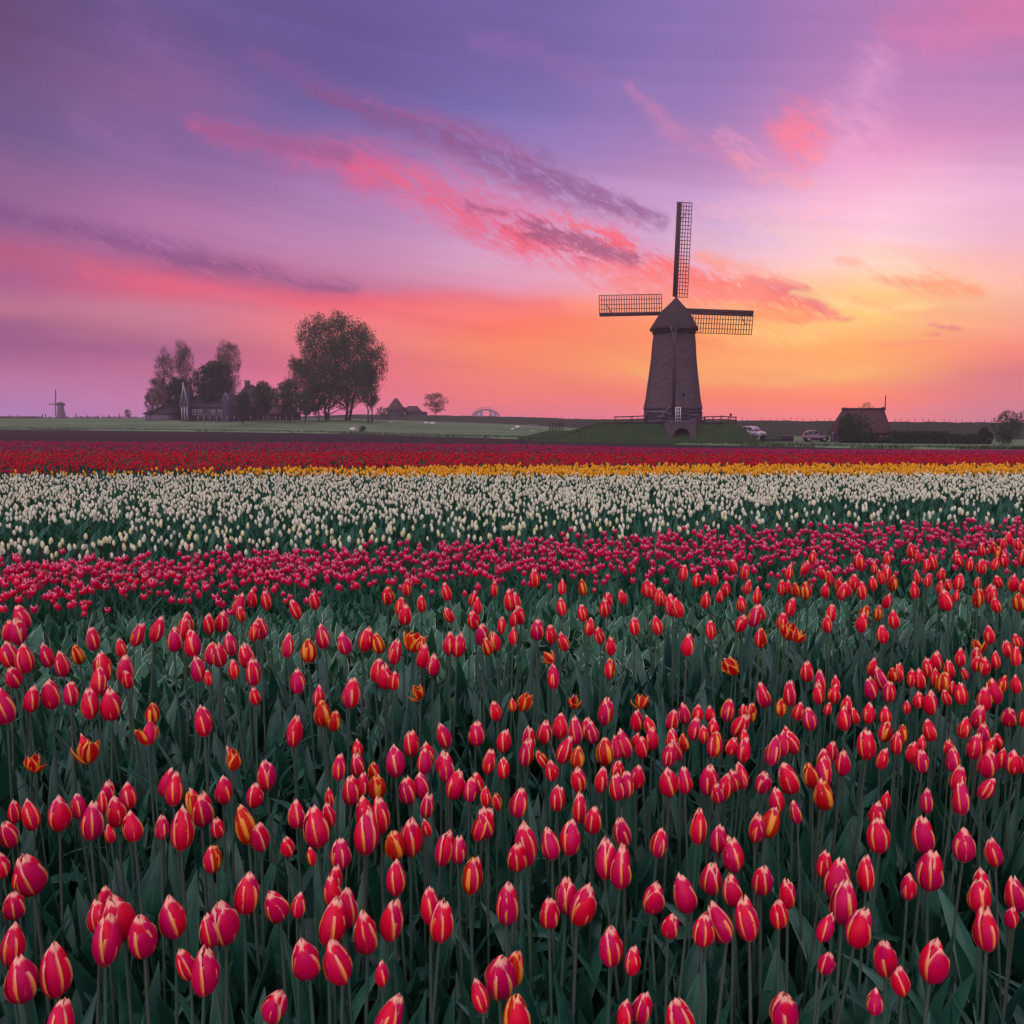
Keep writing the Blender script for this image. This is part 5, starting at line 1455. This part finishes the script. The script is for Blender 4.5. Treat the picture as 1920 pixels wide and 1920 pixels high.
# an orientation for every bloom
srnd = random.Random(21)
def plant_geometry(p):
    lean_x = srnd.gauss(0, .05) + .02 * (p['px'] - 960) / 960
    lean_y = srnd.gauss(.0, .05)
    P = p['P']
    # base of the bloom sits half a bloom below its centre
    s = p['H'] / HH
    top = Vector((P.x - lean_x * p['H'] * .5, P.y, P.z - p['H'] * .5))
    L0 = top.z - G(top.x, top.y)
    foot_ = Vector((top.x - lean_x * L0, top.y - lean_y * L0, 0)); foot_.z = G(foot_.x, foot_.y) - .01
    d = top - foot_; L = d.length
    q = Vector((0, 0, 1)).rotation_difference(d.normalized())
    return foot_, q, L, s

def bloom_parts(kind, r_):
    """list of (index into template lists, which list, 4x4 local to the bloom base)"""
    out = []
    ph = r_.uniform(0, 2 * math.pi)
    tilt = Euler((r_.gauss(0, .15), r_.gauss(0, .15), 0)).to_matrix().to_4x4()
    fat = r_.uniform(.84, 1.07)
    if kind == 'w':
        tilt = Euler((r_.uniform(-.7, .3), r_.uniform(-.6, .6), 0)).to_matrix().to_4x4(); fat = .95
    sc = Matrix.Diagonal((fat, fat, 1, 1))
    for k in range(6):
        inner = k % 2
        mats = OPEN_ if (kind == 'w' and r_.random() < .75) else (FLO_ if kind in 'wf' and kind and r_.random() < .8 else (INN_ if inner else OUT_))
        if mats is INN_ or not inner: pass
        idx = r_.randrange(6)
        m_ = Matrix.Rotation(ph + k * math.pi / 3 + r_.gauss(0, .11), 4, 'Z') @ Matrix.Rotation(r_.gauss(0, .025) if kind != 'w' else r_.gauss(.1, .25), 4, 'X')
        if inner and mats is not INN_: m_ = m_ @ Matrix.Diagonal((.9, .9, 1.02, 1))
        out.append((mats, idx, tilt @ sc @ m_))
    return out
OPEN_, FLO_, INN_, OUT_ = 'open', 'flame', 'inner', 'outer'
MESH = {OPEN_: OPEM, FLO_: FLOM, INN_: INNM, OUT_: OUTM}
TPL = {OPEN_: OPENP, FLO_: OUT, INN_: INN, OUT_: OUT}
TPLC = {k: [coarser(t, 8, 9) for t in v] for k, v in TPL.items()}
LEAFC = [coarser(t, 5, 9) for t in LEAFT]

def leaves_for(r_, L, dens=4):
    out = []
    a0 = r_.uniform(0, 6.28)
    for k in range(dens):
        ln = min(L * r_.uniform(.55, .90), .38) * (1.0 if k < 2 else .8)
        idx = r_.choice((0, 1, 2, 3, 4, 5, 6, 0, 1, 6, 7))
        m_ = Matrix.Rotation(a0 + k * 2.3 + r_.gauss(0, .35), 4, 'Z') @ Matrix.Translation((0, -.003, .0)) @ Matrix.Rotation(r_.uniform(.0, .16), 4, 'X') @ Matrix.Diagonal((ln * r_.uniform(.75, 1.15), ln, ln, 1))
        out.append((idx, m_))
    return out

def link(name, me, parent):
    o = bpy.data.objects.new(name, me); COL.objects.link(o); o.parent = parent; return o

grp = 'striped red and yellow tulips of the foreground'
labels_seen = {}
for n_, p in enumerate(big):
    r_ = random.Random(1000 + n_)
    f_, q, L, s = plant_geometry(p)
    e = empty('striped_tulip'); e.location = f_
    e.rotation_mode = 'QUATERNION'; e.rotation_quaternion = q
    if p['kind'] == 'w': look = 'wilting orange and yellow flamed tulip with open petals'
    elif p['kind'] == 'f': look = 'half open tulip with broad orange petal edges'
    else:
        lean = q @ Vector((0, 0, 1))
        size = 'large' if p['H'] > .082 else ('small' if p['H'] < .058 else '')
        look = ' '.join(w for w in (size, 'red yellow-edged tulip', 'leaning left' if lean.x < -.045 else ('leaning right' if lean.x > .045 else 'upright')) if w)
    lab = look + ' ' + pick(p['py'], ROWN) + ', ' + pick(p['px'], COLN)
    tag(e, ' '.join(lab.split()[:16]), 'tulip', grp)
    st_ = link('stem', STEMM, e); st_.scale = (s ** .5, s ** .5, L)
    base = Matrix.Translation((0, 0, L)) @ Matrix.Diagonal((s, s, s, 1))
    for kindm, idx, m_ in bloom_parts(p['kind'], r_):
        o = link('petal', MESH[kindm][idx], e); o.matrix_local = base @ m_
    for idx, m_ in leaves_for(r_, L):
        o = link('leaf', LEAFM[idx], e); o.matrix_local = m_

def m34(M_):
    A_ = np.array(M_); return A_[:3, :3], A_[:3, 3]
def add_m(acc, tpl, M_, mt=0):
    A_, t_ = m34(M_)
    acc.add(tpl[0] @ A_.T + t_, tpl[1], tpl[2], mt)
acc = Acc()
for n_, p in enumerate(rest):
    r_ = random.Random(5000 + n_)
    f_, q, L, s = plant_geometry(p)
    root = Matrix.Translation(f_) @ q.to_matrix().to_4x4()
    add_m(acc, STEMT, root @ Matrix.Diagonal((s, s, L, 1)), 2)
    base = root @ Matrix.Translation((0, 0, L)) @ Matrix.Diagonal((s, s, s, 1))
    for kindm, idx, m_ in bloom_parts(p['kind'], r_):
        add_m(acc, (TPL if p['show'] > 40 else TPLC)[kindm][idx], base @ m_, 1 if kindm in (OPEN_, FLO_) else 0)
    for idx, m_ in leaves_for(r_, L):
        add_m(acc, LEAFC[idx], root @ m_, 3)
o = acc.build('striped_tulip_rows', [M['petal'], M['flame'], M['stem'], M['leaf']], smooth=True)
tag(o, 'farther striped red and yellow tulips filling the rows behind the nearest ones', 'tulips', None, 'stuff')

# ---- more leaves standing between the striped tulips
fr_ng = np.random.default_rng(31)
LOWLEAF = [leaf_tpl(1.0, w_, b_, .4, nv=7, nu=3, twist=t_) for w_, b_, t_ in ((.13, .3, .5), (.16, .55, -.6), (.12, .9, .3), (.17, 1.4, -.3), (.11, .2, .9))]
def leaf_field(name, pts, lo, hi, m_, label, tpls=LOWLEAF, seed=1, lean=.18, cat='leaves'):
    rg_ = np.random.default_rng(seed)
    a = Acc(); k_ = len(pts); which = rg_.integers(0, len(tpls), k_)
    ang = rg_.random(k_) * 2 * math.pi; S = rg_.uniform(lo, hi, k_); tl = rg_.uniform(0, lean, k_)
    for j, tp in enumerate(tpls):
        sel = np.where(which == j)[0]
        A_ = np.stack([rotz(ang[i]) @ rotx(tl[i]) * S[i] for i in sel])
        a.many((tp[0], tp[1], tp[2], np.zeros(len(tp[1]), int)), A_, pts[sel])
    o = a.build(name, M[m_], smooth=True); tag(o, label, cat, None, 'stuff'); return o
def ray_pts(n_, pxf, Yf):
    out = []
    while len(out) < n_:
        p = pxf(); Y = Yf(p)
        if Y is None: continue
        x = colx(p, Y); out.append((x, Y, G(x, Y) - .005))
    return np.array(out)
# the gap in the rows (bare on the ground) stays thinner
def nearY(p):
    Y = fr_ng.uniform(.62, 3.0) ** 1.0
    vis = Y * Y / 16
    if fr_ng.random() > .25 + vis: return None
    return Y
pts = ray_pts(4000, lambda: fr_ng.uniform(-700, 2620), nearY)
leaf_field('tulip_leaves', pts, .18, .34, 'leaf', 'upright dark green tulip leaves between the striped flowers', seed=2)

# ---- the bed of low, flowerless plants beyond the striped tulips
def bedY(p):
    near = interp(p, [0, 960, 1920], [2.35, 2.75, 3.3]); far = interp(p, [0, 960, 1920], [4.4, 4.9, 5.4])
    return fr_ng.uniform(near, far)
BEDLEAF = [leaf_tpl(1.0, w_, b_, .35, nv=7, nu=3, twist=t_, wavy=.06) for w_, b_, t_ in ((.42, .5, .3), (.36, .9, -.4), (.46, 1.5, .2), (.34, .3, .7))]
pts = ray_pts(6200, lambda: fr_ng.uniform(-420, 2340), bedY)
leaf_field('low_leaf_bed', pts, .13, .25, 'leaf_bed', 'low grey green tulip plants without flowers behind the striped rows', tpls=BEDLEAF, seed=3, lean=.5)

# ---- whole-plant templates for the far bands (bloom + stem + leaves in one mesh, materials by slot)
def head_low(W_, H_, n=6, nv=5, open_=0.0, pointy=1.0, fringe=0.0):
    V = []; F = []; UV = []
    for j in range(nv):
        t = j / (nv - 1)
        pr = math.sin(math.pi * (.04 + .90 * t) ** .74) ** .65 + open_ * t ** 2
        for k in range(n):
            a_ = 2 * math.pi * k / n
            r_ = W_ / 2 * pr * (1 + .08 * math.cos(3 * a_))
            z_ = H_ * t * (1 - (.10 * (k % 2) + fringe * (.5 - .5 * math.cos(6 * a_))) * t * t * pointy)
            V.append((r_ * math.cos(a_), r_ * math.sin(a_), z_))
    for j in range(nv - 1):
        for k in range(n):
            F.append([j * n + k, j * n + (k + 1) % n, (j + 1) * n + (k + 1) % n, (j + 1) * n + k])
            u0, u1 = (-1 + 2 * (k % 3) / 3 * 1.0) * .9, (-1 + 2 * (k % 3 + 1) / 3) * .9
            UV += [(u0, j / (nv - 1)), (u1, j / (nv - 1)), (u1, (j + 1) / (nv - 1)), (u0, (j + 1) / (nv - 1))]
    return np.array(V), np.array(F), np.array(UV)
def whole(W_, H_, SL, nh, nv, nleaf, ll, r_, stem_r=.0028, open_=0., fringe=0., lw=.2, lnv=4):
    Vs, Fs, Us, Ms = [], [], [], []; n0 = 0
    def put(V, F, U, m_):
        nonlocal n0
        Vs.append(V); Fs.append(F + n0); Us.append(U); Ms.append(np.full(len(F), m_)); n0 += len(V)
    V, F, U = head_low(W_, H_, nh, nv, open_, 1.0, fringe); put(V @ rotx(r_.gauss(0, .12)).T + np.array([0, 0, SL]), F, U, 0)
    if stem_r:
        V, F, U = stem_tpl(3, 2, stem_r); put(V * np.array([1, 1, SL * 1.02]), F, U, 1)
    for k in range(nleaf):
        V, F, U = leaf_tpl(ll * r_.uniform(.75, 1.15), ll * lw, r_.uniform(.3, 1.2), .3, nv=lnv, nu=3)
        put(V @ (rotz(r_.uniform(0, 6.28)) @ rotx(r_.uniform(0, .25))).T, F, U, 1)
    return np.concatenate(Vs), np.concatenate(Fs), np.concatenate(Us), np.concatenate(Ms)
def band(name, n_ind, pts, tpls, mats, label, cat, obj_name, ind_label, group, seed, smin=.85, smax=1.15, leanv=.07):
    """nearest n_ind plants as objects of their own, the rest as one mesh"""
    rg_ = np.random.default_rng(seed); k_ = len(pts)
    order = np.argsort(pts[:, 1] + np.where(np.abs(pts[:, 0]) > .605 * pts[:, 1], 100, 0)); pts = pts[order]
    ang = rg_.random(k_) * 2 * math.pi; S = rg_.uniform(smin, smax, k_); l1 = rg_.normal(0, leanv, k_); l2 = rg_.normal(0, leanv, k_)
    which = rg_.integers(0, len(tpls), k_)
    def mtx(i):
        B = rotx(l1[i]) @ np.array([[math.cos(l2[i]), 0, math.sin(l2[i])], [0, 1, 0], [-math.sin(l2[i]), 0, math.cos(l2[i])]])
        return B @ rotz(ang[i]) * S[i]
    meshes = []
    for tp in tpls:
        a = Acc(); a.add(tp[0], tp[1], tp[2], tp[3]); o = a.build(obj_name, mats, smooth=True); meshes.append(o.data); bpy.data.objects.remove(o)
    for i in range(min(n_ind, k_)):
        o = bpy.data.objects.new(obj_name, meshes[which[i]]); COL.objects.link(o)
        m_ = Matrix(mtx(i).tolist()).to_4x4(); m_.translation = pts[i]
        o.matrix_world = m_
        px = 960 + FPX * pts[i][0] / pts[i][1]
        tag(o, ind_label(px, pts[i], l2[i], S[i], which[i]), cat, group)
    a = Acc()
    for j, tp in enumerate(tpls):
        sel = [i for i in range(n_ind, k_) if which[i] == j]
        if sel: a.many(tp, np.stack([mtx(i) for i in sel]), pts[sel])
    o = a.build(name, mats, smooth=True); tag(o, label, cat + 's', None, 'stuff')
    return o
def band_pts(n_, near, far, seed, dens=None, x0=-420, x1=2340, rows=.0, edge=.0):
    rg_ = np.random.default_rng(seed); out = []
    X3 = [0, 960, 1920]
    while len(out) < n_:
        p = rg_.uniform(x0, x1)
        a_, b_ = interp(p, X3, near), interp(p, X3, far)
        # even density over the ground
        Y = math.sqrt(rg_.uniform(a_ * a_, b_ * b_)) + rg_.normal(0, edge)
        if dens and rg_.random() > dens(p, (Y - a_) / (b_ - a_), Y): continue
        x = colx(p, Y)
        out.append((x, Y, G(x, Y) - .005))
    return np.array(out)
tr_ = random.Random(41)
def lean_word(l):
    return ' left-leaning' if l < -.035 else (' right-leaning' if l > .035 else ' upright')
def side_of(px):
    return pick(px, COLN)

# small fringed red tulips
T1 = [whole(.034 * tr_.uniform(.9, 1.15), .040 * tr_.uniform(.9, 1.15), tr_.uniform(.25, .34), 8, 5, 2, .20, tr_, .0026, tr_.uniform(.1, .45), .35, .22, 4) for _ in range(9)]
def patch(p, Y, sc=1.0):
    x = colx(p, Y) * sc; y = Y * sc
    return .5 + .25 * (math.sin(2.1 * x + 1.3 * y) + math.sin(3.7 * y - 1.1 * x + 2) * .7 + math.sin(5.3 * x + 1.9) * .5)
def d1(p, f, Y): return (.62 + .38 * min(1, max(0, patch(p, Y, 1.6)) * 1.5)) * d1a(p, f, Y)
def d1a(p, f, Y): return .12 + .88 * min(1, max(0, f) * 3.2) if f < .4 else 1.0
pts = band_pts(2700, [3.95, 4.7, 5.1], [5.9, 6.95, 8.2], 51, d1, edge=.10)
def lab1(px, P, ln, S, w):
    if P[1] < interp(px, [0, 960, 1920], [4.3, 5.0, 5.5]): row = 'alone in the leaf bed'
    else: row = 'at the near edge of its band'
    return ('small' if S < .98 else 'plump') + lean_word(ln) + ' fringed pink-red tulip ' + row + ', ' + side_of(px)
band('fringed_tulip_band', 300, pts, T1, [M['fringe'], M['leaf_far']], 'dense band of small fringed pink-red tulips across the field', 'tulip', 'fringed_tulip', lab1, 'small fringed red tulips at the near edge of their band', 52)
# leaves under the red band
pts = band_pts(4300, [3.9, 4.5, 5.0], [6.2, 7.2, 8.4], 53)
leaf_field('red_band_leaves', pts, .12, .26, 'leaf_far', 'dark green leaves below the small pink-red tulips', seed=54, lean=.4)

# white band with its thin places
def d2(p, f, Y):
    d = (.34 + .66 * min(1, max(0, f) * 3.0)) * (.62 + .38 * min(1, max(0, patch(p, Y)) * 1.5))
    if p > 1450: # open green strip on the right
        c = 10.6 + (1920 - p) * .0002
        if abs(Y - c) < .8: d *= .10
        elif abs(Y - c) < 1.5: d *= .5
    if p < 230 and 8.3 < Y < 9.9: d *= .12
    if 230 <= p < 540 and 8.8 < Y < 9.8: d *= .35
    return d
T2 = [whole(.033 * tr_.uniform(.85, 1.1), .057 * tr_.uniform(.9, 1.15), tr_.uniform(.27, .37), 6, 4, 1, .26, tr_, .0030, 0, 0, .17, 4) for _ in range(9)]
pts = band_pts(12000, [6.3, 7.3, 8.4], [19.6, 19.5, 20.2], 55, d2, edge=.2)
def lab2(px, P, ln, S, w):
    f = (P[1] - interp(px, [0, 960, 1920], [6.3, 7.3, 8.4]))
    return ('small' if S < .97 else 'tall') + lean_word(ln) + ' creamy white tulip ' + ('among the pink-red ones' if f < .35 else 'at the near edge of its band') + ', ' + side_of(px)
band('white_tulip_band', 300, pts, T2, [M['white'], M['leaf_far']], 'wide band of creamy white tulips across the field', 'tulip', 'white_tulip', lab2, 'creamy white tulips at the near edge of their band', 56)
pts = band_pts(8800, [6.6, 7.6, 8.6], [19.5, 19.5, 20], 57)
leaf_field('white_band_leaves', pts, .18, .34, 'leaf_far', 'dark green leaves below the white tulips', tpls=[leaf_tpl(1.0, .2, b_, .3, nv=4, nu=3) for b_ in (.3, .7, 1.2)], seed=58, lean=.35)

# yellow band, a wedge that opens to the right
T3 = [whole(.050 * tr_.uniform(.9, 1.15), .078 * tr_.uniform(.9, 1.15), tr_.uniform(.29, .36), 5, 4, 1, .30, tr_, .0035, 0.05, 0, .2, 4) for _ in range(6)]
def d3(p, f, Y): return interp(p, [0, 300, 640, 900], [.02, .09, .42, 1.0])
pts = band_pts(5400, [19.8, 19.6, 20.2], [20.6, 23.6, 25.2], 59, d3, edge=.15)
def lab3(px, P, ln, S, w):
    return ('shorter' if S < 1.0 else 'taller') + lean_word(ln) + ' golden yellow tulip at the near edge of its band, ' + side_of(px)
band('yellow_tulip_band', 300, pts, T3, [M['yellow'], M['leaf_far']], 'band of golden yellow tulips behind the white ones', 'tulip', 'yellow_tulip', lab3, 'golden yellow tulips at the near edge of their band', 60)

# bright red band, then crimson rows
T4 = [whole(.058 * tr_.uniform(.9, 1.2), .070 * tr_.uniform(.9, 1.1), tr_.uniform(.28, .36), 5, 3, 1, .30, tr_, 0, .1, 0, .25, 3) for _ in range(5)]
pts = band_pts(13500, [20.9, 24.0, 25.6], [36.5, 35.5, 34.5], 61, edge=.2)
band('red_tulip_band', 300, pts, T4, [M['red'], M['leaf_far']], 'far band of bright red tulips behind the yellow ones', 'tulip', 'red_tulip', lambda px, P, ln, S, w: ('shorter' if S < 1.0 else 'taller') + lean_word(ln) + ' bright red tulip at its far band edge, ' + side_of(px), 'bright red tulips at the near edge of the far band', 62)
T5 = [whole(.075 * tr_.uniform(.9, 1.2), .085 * tr_.uniform(.9, 1.1), tr_.uniform(.24, .32), 4, 3, 1, .34, tr_, 0, .15, 0, .35, 3) for _ in range(5)]
def d5(p, f, Y): return .45 if (Y * .974 - colx(p, Y) * .1) % 3.2 < .8 else 1.0
pts = band_pts(14000, [36.8, 35.8, 34.8], [61, 57, 51], 63, d5, edge=.3)
o = band('crimson_tulip_rows', 0, pts, T5, [M['crimson'], M['leaf_far']], 'farthest rows of dark crimson tulips before the bare strip', 'tulip', 'crimson_tulip', None, None, 64)

# ================================================================ the air
a = Acc(); a.box(-1300, 1300, -80, 640, -4.5, 32)
hz_o = a.build('haze', [])
vm_ = bpy.data.materials.new('haze'); vm_.use_nodes = True
b = NB(vm_.node_tree); b.n.clear()
pv = b.node('ShaderNodeVolumePrincipled'); pv.inputs['Color'].default_value = (1.0, 0.80, 0.90, 1); pv.inputs['Density'].default_value = 0.00048
o_ = b.node('ShaderNodeOutputMaterial'); b.l.new(pv.outputs[0], o_.inputs['Volume'])
hz_o.data.materials.clear(); hz_o.data.materials.append(vm_)
tag(hz_o, kind='stuff')

# ---- where several flowers still read alike, say which one by its place among them
ORD = ['first', 'second', 'third', 'fourth', 'fifth', 'sixth', 'seventh', 'eighth', 'ninth', 'tenth', 'eleventh', 'twelfth', 'thirteenth', 'fourteenth', 'fifteenth', 'sixteenth', 'seventeenth', 'eighteenth', 'nineteenth', 'twentieth']
bylab = {}
for o in list(scene.objects):
    if o.parent is None and o.get('category') in ('tulip', 'post') and o.get('label'):
        bylab.setdefault(o['label'], []).append(o)
for lab, lst in bylab.items():
    k = len(lst)
    if 1 < k <= 20:
        lst.sort(key=lambda o: o.matrix_basis.translation.x / max(o.matrix_basis.translation.y, .1))
        for i, o in enumerate(lst):
            suf = 'leftmost' if i == 0 else ('rightmost' if i == k - 1 else ORD[i] + ' from left')
            o['label'] = ' '.join(lab.split()[:12]).rstrip(',') + ', ' + suf
